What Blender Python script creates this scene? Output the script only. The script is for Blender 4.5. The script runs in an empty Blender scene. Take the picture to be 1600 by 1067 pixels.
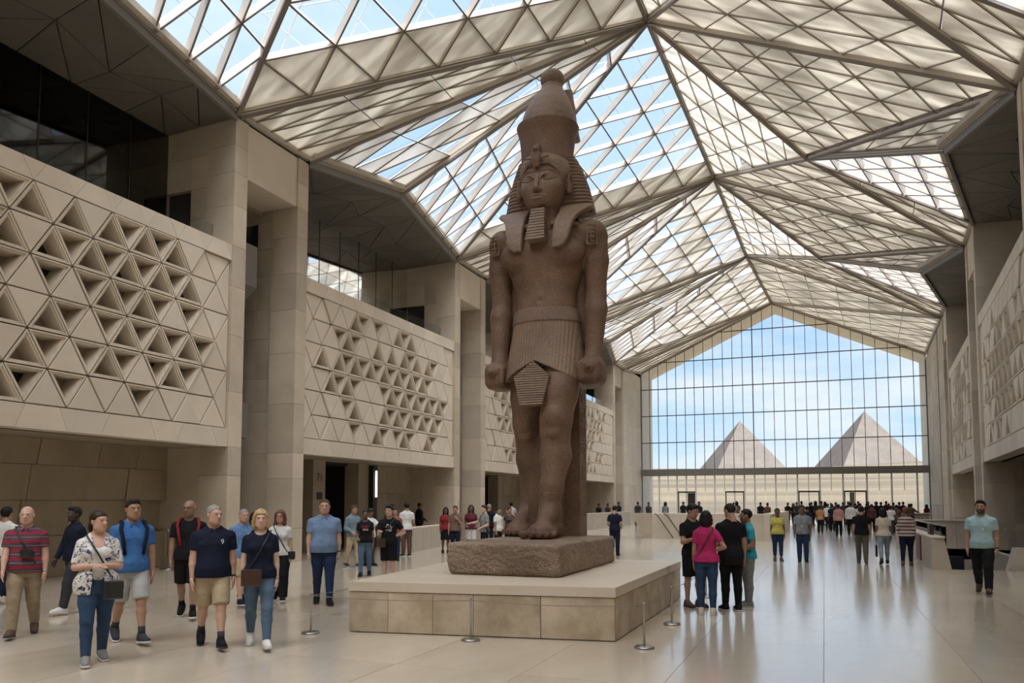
import bpy, math, random
import numpy as np
from mathutils import Vector, Matrix

S = bpy.context.scene
COL = S.collection
PI = math.pi
# ------------------------------------------------------------------ camera
EYE = Vector((0, 0, 1.7)); FPX = 1230.0
YAW = math.radians(21.6); PITCH = math.radians(4.0)
cam_data = bpy.data.cameras.new('camera'); cam = bpy.data.objects.new('camera', cam_data); COL.objects.link(cam)
cam.location = EYE; cam.rotation_euler = (PI / 2 + PITCH, 0, YAW)
cam_data.sensor_width = 36; cam_data.lens = FPX * 36 / 1600; cam_data.shift_y = 0.1034
cam_data.clip_end = 8000
S.camera = cam
# ------------------------------------------------------------------ sky, sun, exposure
S.view_settings.view_transform = 'Standard'; S.view_settings.look = 'None'
S.view_settings.gamma = 1; S.view_settings.use_curve_mapping = False
S.view_settings.exposure = 0.30
try:
    S.cycles.use_denoising = True
    S.cycles.use_adaptive_sampling = True; S.cycles.adaptive_threshold = .035
    S.cycles.max_bounces = 9; S.cycles.diffuse_bounces = 4; S.cycles.glossy_bounces = 4
    S.cycles.transmission_bounces = 6; S.cycles.transparent_max_bounces = 24
    S.cycles.sample_clamp_indirect = 6
except Exception: pass

def N(nt, typ, **kw):
    n = nt.nodes.new(typ)
    for k, v in kw.items():
        if k.startswith('i_'):
            n.inputs[k[2:].replace('_', ' ')].default_value = v
        else: setattr(n, k, v)
    return n
def L(nt, a, b): nt.links.new(a, b)
def ramp(nt, fac, stops, interp='LINEAR'):
    r = N(nt, 'ShaderNodeValToRGB'); cr = r.color_ramp; cr.interpolation = interp
    while len(cr.elements) < len(stops): cr.elements.new(0.5)
    for e, (p, c) in zip(cr.elements, stops):
        e.position = p; e.color = (*c, 1) if len(c) == 3 else c
    L(nt, fac, r.inputs[0]); return r

world = bpy.data.worlds.new('sky'); S.world = world; world.use_nodes = True
wt = world.node_tree; wt.nodes.clear()
tc = N(wt, 'ShaderNodeTexCoord'); sx = N(wt, 'ShaderNodeSeparateXYZ'); L(wt, tc.outputs['Generated'], sx.inputs[0])
grad = ramp(wt, sx.outputs['Z'], [(0.0, (.62, .735, .835)), (.10, (.46, .635, .835)), (.25, (.345, .535, .82)), (1, (.31, .49, .82))])
mz = N(wt, 'ShaderNodeMath', operation='MAXIMUM'); mz.inputs[1].default_value = 0.0; L(wt, sx.outputs['Z'], mz.inputs[0])
az = N(wt, 'ShaderNodeMath', operation='ADD'); az.inputs[1].default_value = 0.18; L(wt, mz.outputs[0], az.inputs[0])
dv = N(wt, 'ShaderNodeVectorMath', operation='DIVIDE'); cb = N(wt, 'ShaderNodeCombineXYZ')
for i in range(3): L(wt, az.outputs[0], cb.inputs[i])
L(wt, tc.outputs['Generated'], dv.inputs[0]); L(wt, cb.outputs[0], dv.inputs[1])
cn = N(wt, 'ShaderNodeTexNoise'); cn.inputs['Scale'].default_value = 1.15; cn.inputs['Detail'].default_value = 7; cn.inputs['Roughness'].default_value = .56
ofv = N(wt, 'ShaderNodeVectorMath', operation='ADD'); ofv.inputs[1].default_value = (1.1, 6.7, 2.2); L(wt, dv.outputs[0], ofv.inputs[0]); L(wt, ofv.outputs[0], cn.inputs['Vector'])
cr_ = ramp(wt, cn.outputs[0], [(.40, (0, 0, 0)), (.60, (1, 1, 1))])
mx = N(wt, 'ShaderNodeMix', data_type='RGBA'); L(wt, cr_.outputs[0], mx.inputs[0]); L(wt, grad.outputs[0], mx.inputs[6]); mx.inputs[7].default_value = (.70, .745, .80, 1)
bg = N(wt, 'ShaderNodeBackground'); bg.inputs[1].default_value = 1.12; L(wt, mx.outputs[2], bg.inputs[0])
wo = N(wt, 'ShaderNodeOutputWorld'); L(wt, bg.outputs[0], wo.inputs[0])

sun_d = bpy.data.lights.new('sun', 'SUN'); sun = bpy.data.objects.new('sun', sun_d); COL.objects.link(sun)
sun_d.energy = 13.0; sun_d.angle = math.radians(70); sun_d.color = (1.0, .965, .91)   # sun behind thin cloud
sun.rotation_euler = (math.radians(24), math.radians(16), 0); sun.location = (0, -20, 60)

# ------------------------------------------------------------------ helpers
def tag(o, label=None, cat=None, group=None, kind=None):
    if label: o['label'] = label
    if cat: o['category'] = cat
    if group: o['group'] = group
    if kind: o['kind'] = kind
    return o
def empty(name, loc=(0, 0, 0), rz=0, parent=None):
    o = bpy.data.objects.new(name, None); COL.objects.link(o); o.location = loc; o.rotation_euler = (0, 0, rz)
    o.empty_display_size = .1
    if parent: o.parent = parent
    return o
def mesh_data(name, v, f, smooth=False):
    me = bpy.data.meshes.new(name)
    if isinstance(v, np.ndarray):
        f = np.asarray(f, np.int32); me.vertices.add(len(v)); me.vertices.foreach_set('co', v.astype(np.float32).ravel())
        k = f.shape[1]; me.loops.add(f.size); me.loops.foreach_set('vertex_index', f.ravel())
        me.polygons.add(len(f)); me.polygons.foreach_set('loop_start', np.arange(0, f.size, k, dtype=np.int32))
        try: me.polygons.foreach_set('loop_total', np.full(len(f), k, np.int32))
        except Exception: pass
        me.update(calc_edges=True)
    else:
        me.from_pydata([tuple(p) for p in v], [], f)
    if smooth: me.polygons.foreach_set('use_smooth', [True] * len(me.polygons))
    me.update(); return me
def put(name, me, mat=None, parent=None, loc=None, rot=None):
    o = bpy.data.objects.new(name, me); COL.objects.link(o)
    if mat and not me.materials: me.materials.append(mat)
    if parent: o.parent = parent
    if loc is not None: o.location = loc
    if rot is not None: o.rotation_euler = rot
    return o
class MB:
    def __init__(s): s.v = []; s.f = []
    def hexa(s, p):   # 8 points: bottom 4 ccw, top 4 ccw
        n = len(s.v); s.v += [tuple(q) for q in p]
        s.f += [tuple(n + i for i in t) for t in ((3, 2, 1, 0), (4, 5, 6, 7), (0, 1, 5, 4), (1, 2, 6, 5), (2, 3, 7, 6), (3, 0, 4, 7))]
        return s
    def box(s, x0, x1, y0, y1, z0, z1):
        return s.hexa([(x0, y0, z0), (x1, y0, z0), (x1, y1, z0), (x0, y1, z0), (x0, y0, z1), (x1, y0, z1), (x1, y1, z1), (x0, y1, z1)])
    def bar(s, a, b, w, h, up=(0, 0, 1), off=0.0):
        a = Vector(a); b = Vector(b); d = (b - a).normalized(); upv = Vector(up)
        sd = d.cross(upv)
        if sd.length < 1e-5: sd = d.cross(Vector((1, 0, 0)))
        sd.normalize(); u = sd.cross(d).normalized(); o = u * off
        x = sd * w / 2; y = u * h / 2
        return s.hexa([a - x - y + o, a + x - y + o, b + x - y + o, b - x - y + o, a - x + y + o, a + x + y + o, b + x + y + o, b - x + y + o])
    def prism(s, poly, ext):
        n = len(s.v); k = len(poly); e = Vector(ext)
        s.v += [tuple(q) for q in poly] + [tuple(Vector(q) + e) for q in poly]
        s.f += [tuple(n + i for i in range(k))[::-1], tuple(n + k + i for i in range(k))]
        s.f += [(n + i, n + (i + 1) % k, n + k + (i + 1) % k, n + k + i) for i in range(k)]
        return s
    def tube(s, pts, r, n=8, closed=False):
        pts = [Vector(p) for p in pts]; R = r if isinstance(r, (list, tuple)) else [r] * len(pts); rings = []
        for i, p in enumerate(pts):
            d = (pts[min(i + 1, len(pts) - 1)] - pts[max(i - 1, 0)]).normalized()
            a = d.cross(Vector((0, 0, 1)))
            if a.length < 1e-3: a = d.cross(Vector((1, 0, 0)))
            a.normalize(); b = d.cross(a)
            base = len(s.v); rings.append(base)
            for j in range(n):
                t = 2 * PI * j / n; s.v.append(tuple(p + a * math.cos(t) * R[i] + b * math.sin(t) * R[i]))
        for q in range(len(rings) - 1):
            for j in range(n):
                k = (j + 1) % n; s.f.append((rings[q] + j, rings[q] + k, rings[q + 1] + k, rings[q + 1] + j))
        s.f.append(tuple(rings[0] + j for j in range(n))[::-1]); s.f.append(tuple(rings[-1] + j for j in range(n)))
        return s
    def lathe(s, prof, n=24, c=(0, 0, 0)):
        base = len(s.v); m = len(prof)
        for r, z in prof:
            for j in range(n):
                t = 2 * PI * j / n; s.v.append((c[0] + r * math.cos(t), c[1] + r * math.sin(t), c[2] + z))
        for i in range(m - 1):
            for j in range(n):
                k = (j + 1) % n; s.f.append((base + i * n + j, base + i * n + k, base + (i + 1) * n + k, base + (i + 1) * n + j))
        s.f.append(tuple(base + j for j in range(n))[::-1]); s.f.append(tuple(base + (m - 1) * n + j for j in range(n)))
        return s
    def build(s, name, mat=None, parent=None, smooth=False):
        return put(name, mesh_data(name, s.v, s.f, smooth), mat, parent)
_cf = Vector((-math.sin(YAW) * math.cos(PITCH), math.cos(YAW) * math.cos(PITCH), math.sin(PITCH)))
_cr = Vector((math.cos(YAW), math.sin(YAW), 0)); _cu = _cr.cross(_cf)
def project(p):
    d = Vector(p) - EYE; z = d.dot(_cf)
    if z < .1: return None
    return 800 + FPX * d.dot(_cr) / z, 698.99 - FPX * d.dot(_cu) / z, z

# ------------------------------------------------------------------ materials
M = {}
def bsdf(name):
    m = bpy.data.materials.new(name); m.use_nodes = True; nt = m.node_tree; M[name] = m
    return m, nt, nt.nodes['Principled BSDF']
def plain(name, col, rough=.6, metal=0.0, spec=.5):
    m, nt, b = bsdf(name); b.inputs['Base Color'].default_value = (*col, 1); b.inputs['Roughness'].default_value = rough
    b.inputs['Metallic'].default_value = metal; b.inputs['Specular IOR Level'].default_value = spec
    return m
def stone(name, c1, c2, scale=1.0, rough=.65, bump=.15, rnd=.10, fine=30, spec=.3, rr=None, speck=None, stretch=None):
    m, nt, b = bsdf(name)
    g = N(nt, 'ShaderNodeNewGeometry'); oi = N(nt, 'ShaderNodeObjectInfo')
    pv = g.outputs['Position']
    if stretch:
        vm = N(nt, 'ShaderNodeVectorMath', operation='MULTIPLY'); vm.inputs[1].default_value = stretch; L(nt, pv, vm.inputs[0]); pv = vm.outputs[0]
    ofs = N(nt, 'ShaderNodeVectorMath', operation='ADD'); sc = N(nt, 'ShaderNodeMath', operation='MULTIPLY'); sc.inputs[1].default_value = 37.0
    L(nt, oi.outputs['Random'], sc.inputs[0]); L(nt, pv, ofs.inputs[0]); L(nt, sc.outputs[0], ofs.inputs[1])
    n1 = N(nt, 'ShaderNodeTexNoise'); n1.inputs['Scale'].default_value = scale; n1.inputs['Detail'].default_value = 8; n1.inputs['Roughness'].default_value = .62
    L(nt, ofs.outputs[0], n1.inputs['Vector'])
    r = ramp(nt, n1.outputs[0], [(.32, c1), (.68, c2)])
    hv = N(nt, 'ShaderNodeHueSaturation'); L(nt, r.outputs[0], hv.inputs['Color'])
    mr = N(nt, 'ShaderNodeMapRange'); mr.inputs['To Min'].default_value = 1 - rnd; mr.inputs['To Max'].default_value = 1 + rnd
    L(nt, oi.outputs['Random'], mr.inputs['Value']); L(nt, mr.outputs[0], hv.inputs['Value'])
    col = hv.outputs[0]
    n2 = N(nt, 'ShaderNodeTexNoise'); n2.inputs['Scale'].default_value = fine; n2.inputs['Detail'].default_value = 6; L(nt, pv, n2.inputs['Vector'])
    if speck:
        vr = N(nt, 'ShaderNodeTexVoronoi'); vr.inputs['Scale'].default_value = speck[0]; L(nt, pv, vr.inputs['Vector'])
        mx_ = N(nt, 'ShaderNodeMix', data_type='RGBA'); mx_.blend_type = 'MULTIPLY'
        rs = ramp(nt, vr.outputs['Color'], [(0, (speck[1],) * 3), (1, (speck[2],) * 3)])
        mx_.inputs[0].default_value = 1; L(nt, col, mx_.inputs[6]); L(nt, rs.outputs[0], mx_.inputs[7]); col = mx_.outputs[2]
    L(nt, col, b.inputs['Base Color'])
    if bump:
        bp = N(nt, 'ShaderNodeBump'); bp.inputs['Strength'].default_value = bump; bp.inputs['Distance'].default_value = .02
        L(nt, n2.outputs[0], bp.inputs['Height']); L(nt, bp.outputs[0], b.inputs['Normal'])
    b.inputs['Specular IOR Level'].default_value = spec
    if rr:
        rm = N(nt, 'ShaderNodeMapRange'); rm.inputs['To Min'].default_value = rr[0]; rm.inputs['To Max'].default_value = rr[1]
        L(nt, n1.outputs[0], rm.inputs['Value']); L(nt, rm.outputs[0], b.inputs['Roughness'])
    else: b.inputs['Roughness'].default_value = rough
    return m
def glass(name, tint, gloss=.08, rough=.02, milk=0.0, milkc=(.9, .92, .95)):
    m = bpy.data.materials.new(name); m.use_nodes = True; nt = m.node_tree; nt.nodes.clear(); M[name] = m
    t = N(nt, 'ShaderNodeBsdfTransparent'); t.inputs[0].default_value = (*tint, 1)
    g = N(nt, 'ShaderNodeBsdfGlossy'); g.inputs['Roughness'].default_value = rough
    lw = N(nt, 'ShaderNodeLayerWeight'); lw.inputs['Blend'].default_value = gloss
    mixg = N(nt, 'ShaderNodeMixShader'); L(nt, lw.outputs['Fresnel'], mixg.inputs[0]); L(nt, t.outputs[0], mixg.inputs[1]); L(nt, g.outputs[0], mixg.inputs[2])
    o = N(nt, 'ShaderNodeOutputMaterial'); last = mixg
    if milk:
        tr = N(nt, 'ShaderNodeBsdfTranslucent'); tr.inputs[0].default_value = (*milkc, 1)
        m2 = N(nt, 'ShaderNodeMixShader'); m2.inputs[0].default_value = milk; L(nt, mixg.outputs[0], m2.inputs[1]); L(nt, tr.outputs[0], m2.inputs[2]); last = m2
    L(nt, last.outputs[0], o.inputs[0]); return m
def fabric(name, c1, c2, trans=.5, stretch=(1, 1, 1), clear=0.0):
    m = bpy.data.materials.new(name); m.use_nodes = True; nt = m.node_tree; nt.nodes.clear(); M[name] = m
    g = N(nt, 'ShaderNodeNewGeometry'); vm = N(nt, 'ShaderNodeVectorMath', operation='MULTIPLY'); vm.inputs[1].default_value = stretch
    L(nt, g.outputs['Position'], vm.inputs[0])
    n1 = N(nt, 'ShaderNodeTexNoise'); n1.inputs['Scale'].default_value = .9; n1.inputs['Detail'].default_value = 5; L(nt, vm.outputs[0], n1.inputs['Vector'])
    oi = N(nt, 'ShaderNodeObjectInfo')
    r = ramp(nt, n1.outputs[0], [(.3, c1), (.7, c2)])
    d = N(nt, 'ShaderNodeBsdfDiffuse'); t = N(nt, 'ShaderNodeBsdfTranslucent'); L(nt, r.outputs[0], d.inputs[0]); L(nt, r.outputs[0], t.inputs[0])
    mr = N(nt, 'ShaderNodeMapRange'); mr.inputs['From Min'].default_value = .35; mr.inputs['From Max'].default_value = .65
    mr.inputs['To Min'].default_value = trans - .12; mr.inputs['To Max'].default_value = trans + .12
    L(nt, n1.outputs[0], mr.inputs['Value'])
    ms = N(nt, 'ShaderNodeMixShader'); L(nt, mr.outputs[0], ms.inputs[0]); L(nt, d.outputs[0], ms.inputs[1]); L(nt, t.outputs[0], ms.inputs[2])
    o = N(nt, 'ShaderNodeOutputMaterial'); last = ms
    if clear:
        tp = N(nt, 'ShaderNodeBsdfTransparent'); m2 = N(nt, 'ShaderNodeMixShader')
        m2.inputs[0].default_value = clear; L(nt, ms.outputs[0], m2.inputs[1]); L(nt, tp.outputs[0], m2.inputs[2]); last = m2
    L(nt, last.outputs[0], o.inputs[0]); return m

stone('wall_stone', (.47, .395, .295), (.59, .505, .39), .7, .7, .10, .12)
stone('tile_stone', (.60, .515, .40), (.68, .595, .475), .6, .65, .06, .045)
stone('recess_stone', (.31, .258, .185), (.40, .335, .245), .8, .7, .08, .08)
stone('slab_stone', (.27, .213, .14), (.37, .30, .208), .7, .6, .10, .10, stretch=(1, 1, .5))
stone('floor_stone', (.49, .415, .31), (.62, .54, .425), .55, .25, 0, .045, 6, .5, rr=(.16, .32), stretch=(1, .45, 1))
_fb = M['floor_stone'].node_tree.nodes['Principled BSDF']; _fb.inputs['Coat Weight'].default_value = .7; _fb.inputs['Coat Roughness'].default_value = .13; _fb.inputs['Coat IOR'].default_value = 1.6
stone('plinth_stone', (.31, .235, .145), (.60, .50, .37), 1.6, .5, .06, .07, 40, .4)
stone('plinth_top_stone', (.55, .465, .35), (.62, .535, .42), 1.0, .45, .03, .03, 20, .4)
stone('parapet_stone', (.43, .368, .28), (.52, .45, .352), .8, .5, .05, .05, 30, .4)  # beige darkened to put the shade of faces turned from the window into it
plain('joint_dark', (.22, .18, .135), .9)
plain('lit_frame', (.72, .70, .66), .5)  # pale colour carries the light falling on the lower mullions
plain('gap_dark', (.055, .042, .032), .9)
plain('bronze_metal', (.115, .10, .085), .55, .3)
plain('dark_metal', (.05, .045, .04), .45, .6)
plain('steel', (.40, .385, .36), .30, 1.0)
plain('grey_metal', (.20, .185, .165), .5, .2)
stone('soffit_metal', (.135, .12, .10), (.165, .15, .125), .6, .55, 0, .10, 30, .3)
plain('dark_room', (.035, .03, .025), .9)  # near-black colour stands in for the shade of unlit openings and interiors
plain('rib_paint', (.66, .60, .51), .6)
plain('beam_paint', (.20, .165, .135), .55)
plain('beam_light', (.50, .44, .36), .6)
glass('clear_glass', (.93, .955, .97), .06)
glass('dark_glass', (.27, .30, .265), .23, .03)
glass('roof_glass', (.90, .925, .985), .05, .05, .05)
fabric('roof_fabric', (.74, .70, .63), (.89, .865, .81), .20, (.6, 2.2, .6), .05)
fabric('roof_fabric_pale', (.80, .77, .71), (.94, .925, .89), .24, (.5, 2.0, .5), .22)
# ------------------------------------------------------------------ setting: floor
XL = -14.4
def xr(y): return 4.75 + .06 * (y - 22.0)
HX0, HY0, HY1 = 2.95, 22.9, 33.5        # stair void beside the right wall
rng = random.Random(5)
floor = empty('floor'); tag(floor, 'polished cream limestone floor of the hall', kind='structure')
mb = MB()
mb.box(-18.4, 9.5, -8, HY0, -.4, -.005); mb.box(-18.4, HX0, HY0, HY1, -.4, -.005); mb.box(-18.4, 9.5, HY1, 41.0, -.4, -.005)
mb.build('joint_bed', M['joint_dark'], floor)
MB().box(-18.4, 9.5, 41.0, 76, -.4, 0).build('floor_beyond', M['floor_stone'], floor)
SW, SL = 1.4, 2.8
for j in range(-4, 14):
    y0 = 1.8 + SL * j; y1 = min(y0 + SL, 41.0)
    if y0 < -2: continue
    for i in range(-13, 7):
        x0 = -.05 + SW * i; x1 = x0 + SW
        yo = y0
        a, b, c, d = x0 + .0028, x1 - .0028, yo + .0028, y1 - .0028
        if b > HX0 and c < HY1 and d > HY0:
            if a < HX0 - .2: b = HX0
            elif c < HY0 - .2: d = HY0
            elif d > HY1 + .2: c = HY1
            else: continue
        MB().box(a, b, c, d, -.005, rng.uniform(-.0008, 0.0)).build('floor_slab', M['floor_stone'], floor)
# ------------------------------------------------------------------ walls
class Side:
    def __init__(s, sgn, name):
        s.g = sgn; s.root = empty(name); tag(s.root, kind='structure')
    def P(s, d, y, z): return (XL - d, y, z) if s.g < 0 else (xr(y) + d, y, z)
    def box(s, mb, d0, d1, y0, y1, z0, z1):
        p = s.P
        return mb.hexa([p(d0, y0, z0), p(d1, y0, z0), p(d1, y1, z0), p(d0, y1, z0), p(d0, y0, z1), p(d1, y0, z1), p(d1, y1, z1), p(d0, y1, z1)])
    def blocks(s, parent, d0, d1, y0, y1, zs, mat, name='stone_block', gap=.008):
        for a, b in zip(zs, zs[1:]):
            m = MB(); s.box(m, d0, d1, y0, y1, a + gap / 2, b - gap / 2); m.build(name, M[mat], parent)
left = Side(-1, 'wall_left'); right = Side(1, 'wall_right')
tag(left.root, 'long limestone wall behind the people, with pillars and tall slots')
tag(right.root, 'limestone wall beyond the stair void, with pillars and tall slots')

def tri_inset(t, d):
    a, b, c = [np.array(q, float) for q in t]
    la, lb, lc = np.linalg.norm(b - c), np.linalg.norm(a - c), np.linalg.norm(a - b)
    I = (a * la + b * lb + c * lc) / (la + lb + lc)
    area = abs((b[0] - a[0]) * (c[1] - a[1]) - (c[0] - a[0]) * (b[1] - a[1])) / 2; r = 2 * area / (la + lb + lc)
    k = max(.05, (r - d) / r)
    return [I + (q - I) * k for q in (a, b, c)]
def tile_solid(t, g=.014, depth=.22, name='triangle_tile'):
    p = tri_inset(t, g) if len(t) == 3 else t
    q = tri_inset(t, g + .012) if len(t) == 3 else t
    k = len(p)
    v = [(-.012, a[0], a[1]) for a in p] + [(-depth, a[0], a[1]) for a in p]
    if len(t) == 3:
        v += [(0, a[0], a[1]) for a in q]
        f = [(6, 7, 8), (0, 1, 7, 6), (1, 2, 8, 7), (2, 0, 6, 8), (0, 3, 4, 1), (1, 4, 5, 2), (2, 5, 3, 0)]
    else:
        v = [(0, a[0], a[1]) for a in p] + [(-depth, a[0], a[1]) for a in p]
        f = [tuple(range(k)), tuple(range(k, 2 * k))[::-1]] + [(i, k + i, k + (i + 1) % k, (i + 1) % k) for i in range(k)]
    me = mesh_data(name, v, f); me.materials.append(M['tile_stone']); return me
def tile_open(t, dark=False, depth=.42, name='triangle_opening'):
    o = tri_inset(t, .014); m = tri_inset(t, .045); i = tri_inset(t, .085); bk = tri_inset(t, .10)
    v = [(-.2, *a) for a in o] + [(0, *a) for a in o] + [(0, *a) for a in m] + [(-.03, *a) for a in m] + [(-.03, *a) for a in i] + [(-depth, *a) for a in bk]
    f = []
    for r in range(5):
        for j in range(3): f.append((3 * r + j, 3 * r + (j + 1) % 3, 3 * r + 3 + (j + 1) % 3, 3 * r + 3 + j))
    f.append((15, 16, 17))
    me = mesh_data(name, v, f); me.materials.append(M['tile_stone']); me.materials.append(M['dark_glass_back'] if dark else M['recess_stone'])
    me.polygons[len(f) - 1].material_index = 1
    return me
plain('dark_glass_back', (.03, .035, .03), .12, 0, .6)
PAN_Z0, PAN_H, ROW0, ROWH = 3.15, 5.35, .48, .742
def screen_panel(loc, rz, W, opens, darks, label, seed):
    r = random.Random(seed)
    root = empty('stone_screen', loc, rz); tag(root, label, 'wall panel', 'triangle-patterned stone screens of the hall')
    b = W / 11; h = ROWH; up = [(0, 0), (b, 0), (b / 2, h)]; dn = [(0, h), (b / 2, 0), (b, h)]
    me = {('u', 0): tile_solid(up), ('d', 0): tile_solid(dn), ('u', 1): tile_open(up), ('d', 1): tile_open(dn), ('u', 2): tile_open(up, True), ('d', 2): tile_open(dn, True)}
    for row in range(6):
        z = ROW0 + (5 - row) * h
        for c2 in range(1, 22):
            isup = (c2 % 2 == 0) == (row % 2 == 0)
            c = c2 / 2
            st = 0
            if (row, c2) in opens: st = 2 if (row, c2) in darks else 1
            edge = c2 <= 2 or c2 >= 20
            x = -.055 if edge and st == 0 else r.uniform(-.006, .004)
            o = put('triangle_tile' if st == 0 else 'triangle_opening', me[('u' if isup else 'd', st)], None, root, (x, (c - .5) * b, z))
    for e in range(3):
        z = ROW0 + (2 - e) * 2 * h
        for fl in (0, 1):
            t = [(0, 0), (b / 2, h), (0, 2 * h)] if not fl else [(W, 0), (W, 2 * h), (W - b / 2, h)]
            put('edge_tile', tile_solid(t, .011, .22, 'edge_tile'), None, root, (-.06, 0, z))
    zt = ROW0 + 6 * h; zh = PAN_H - zt; w = .28 * b
    for j in range(12):
        y = j * b; a0 = max(0, y - w); a1 = min(W, y + w)
        put('cap_tile', tile_solid([(y - .001, .005), (y + .001, .005), (a1 - .004, zh), (a0 + .004, zh)], depth=.55, name='cap_tile'), None, root, (0, 0, zt))
        if j < 11: put('cap_tile', tile_solid([(y + .006, .006), (y + b - .006, .006), (y + b - w - .004, zh), (y + w + .004, zh)], depth=.55, name='cap_tile'), None, root, (r.uniform(-.004, .004), 0, zt))
    ys = [0] + [(j + .5) * W / 10 + r.uniform(-.15, .15) for j in range(10)] + [W]
    for j in range(11):
        s0 = (.10 if j % 2 else -.10) if j else 0; s1 = (-.10 if j % 2 else .10) if j < 10 else 0
        put('base_tile', tile_solid([(ys[j] + .004 - s0, 0), (ys[j + 1] - .004 - s1, 0), (ys[j + 1] - .004 + s1, ROW0 - .008), (ys[j] + .004 + s0, ROW0 - .008)], depth=.55, name='base_tile'), None, root)
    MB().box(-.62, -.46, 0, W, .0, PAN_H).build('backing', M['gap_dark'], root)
    return root
def cluster(seed, dens=.62):
    r = random.Random(seed); cx, cy = r.uniform(7, 14), r.uniform(1.5, 3.5); out = set()
    for row in range(6):
        for c2 in range(3, 20):
            d = math.hypot((c2 - cx) / 8.5, (row - cy) / 3.6)
            if r.random() < dens * 1.45 * (1 - d * .75): out.add((row, c2))
    return out
p1 = {0: [4, 5, 6, 7, 8, 10, 12, 13, 15, 16], 1: [3, 4, 5, 6, 7, 8, 9, 10, 11, 13, 14, 16], 2: [3, 5, 6, 7, 8, 9, 11, 13, 14, 15, 17],
      3: [2, 3, 4, 5, 6, 7, 8, 10, 11, 13, 15, 16], 4: [3, 4, 5, 7, 8, 9, 11, 12, 14, 16], 5: [6, 10, 12, 13, 16]}
o1 = {(r_, 22 - c) for r_, l in p1.items() for c in l}; d1 = {(r_, 22 - c) for r_, c in ((0, 5), (0, 4), (1, 3), (1, 7), (1, 11), (2, 11), (2, 3), (5, 12), (4, 5))}
p2 = {0: [6, 7, 9, 12, 13, 14], 1: [4, 5, 6, 9, 11, 13, 14, 15, 17, 18], 2: [2, 4, 5, 6, 7, 8, 9, 10, 11, 12, 13, 14, 15, 16, 17],
      3: [3, 4, 5, 6, 10, 11, 12, 13, 14, 15, 16, 17, 18, 19, 20], 4: [5, 6, 10, 11, 12, 13, 14, 15, 16, 17, 18, 19], 5: [6, 9, 10, 12, 13, 14, 17, 18]}
o2 = {(r_, c) for r_, l in p2.items() for c in l}
COURSES = [0, .95, 2.4, 3.15, 4.6, 6.1, 7.4, 8.5, 9.6, 10.5, 11.25, 12.0]
def gap_unit(sd, g0, g1, near_mat='wall_stone'):
    """two pillars, a lintel and the tall slot between them"""
    for (a, b) in ((g0, g0 + .5), (g1 - .5, g1)):
        p = empty('pillar', sd.P(.4, (a + b) / 2, 0), 0, sd.root); p.parent = sd.root
        pl = p.location.copy(); p.location = (0, 0, 0)
        sd.blocks(p, -.03, .9, a, b, COURSES, near_mat)
    m = MB(); sd.box(m, .02, 1.3, g0 + .5, g1 - .5, 10.5, 12.0); m.build('lintel', M['tile_stone'], sd.root)
    ZS = [0, .95, 3.15, 4.4, 5.4, 6.6, 7.5, 8.5, 9.35, 10.2, 11.1, 12.0]
    w = empty('slot_wall', (0, 0, 0), 0, sd.root)
    for a, b, near in ((g0, g0 + .45, 1), (g1 - .45, g1, 0)):
        lo = near == (sd.g < 0) if False else True
        sd.blocks(w, .9, 1.45, a, b, ZS, 'wall_stone')
        sd.blocks(w, 1.45, 2.35, a, b, ZS[:8], 'wall_stone'); sd.blocks(w, 1.45, 2.35, a, b, ZS[9 if False else 9:], 'wall_stone')
        sd.blocks(w, 2.35, 3.4, a, b, [0, 2.0, 3.15, 5.0, 6.4, 8.5, 10.2, 12.0], 'recess_stone')
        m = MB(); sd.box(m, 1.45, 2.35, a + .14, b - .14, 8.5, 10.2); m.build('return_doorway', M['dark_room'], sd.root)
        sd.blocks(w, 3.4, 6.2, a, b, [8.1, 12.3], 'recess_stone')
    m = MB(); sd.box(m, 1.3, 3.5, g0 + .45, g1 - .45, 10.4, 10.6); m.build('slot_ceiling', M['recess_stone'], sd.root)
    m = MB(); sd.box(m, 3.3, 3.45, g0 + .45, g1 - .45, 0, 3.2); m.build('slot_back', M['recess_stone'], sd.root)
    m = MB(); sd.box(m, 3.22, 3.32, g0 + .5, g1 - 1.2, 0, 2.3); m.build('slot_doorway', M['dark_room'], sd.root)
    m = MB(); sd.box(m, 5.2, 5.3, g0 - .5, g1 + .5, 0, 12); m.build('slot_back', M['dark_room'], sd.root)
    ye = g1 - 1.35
    m = MB(); sd.box(m, 1.7, 3.3, g0 + .5, ye - .12, 3.2, 10.4); m.build('slot_dark_fill', M['dark_room'], sd.root)  # near-black box added behind the panes to keep the slot dark
    zz = [3.2, 5.6, 8.0, 10.4]
    for a, b in zip(zz, zz[1:]):
        m = MB(); sd.box(m, 1.30, 1.32, g0 + .5, ye, a, b - .04); m.build('slot_pane', M['dark_glass'], sd.root)
        m = MB(); sd.box(m, 1.34, 3.0, ye - .02, ye, a, b - .04); m.build('slot_pane', M['dark_glass'], sd.root)
    P = sd.P; y0, y1 = g0 + .5, g1 - 1.3
    for (z0, z1, dd, sl) in ((7.9, 9.1, .75, .95), (3.55, 4.55, .95, .06)):
        m = MB(); m.hexa([P(dd + .3, y0, z0 - sl), P(3.0, y0, z0 - sl), P(3.0, y1 - sl * .75, z0 - sl), P(dd + .3, y1 - sl * .75, z0 - sl), P(dd, y0, z0), P(3.0, y0, z0), P(3.0, y1, z0), P(dd, y1, z0)])
        m.build('balcony_underside', M['soffit_metal'], sd.root)
        m = MB(); sd.box(m, dd, 3.0, y0, y1, z0, z1); m.build('balcony_box', M['grey_metal'], sd.root)
        m = MB(); sd.box(m, dd + .06, dd + .08, y0, y1 - .05, z1, z1 + .8); m.build('balcony_glass', M['clear_glass'], sd.root)
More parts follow.
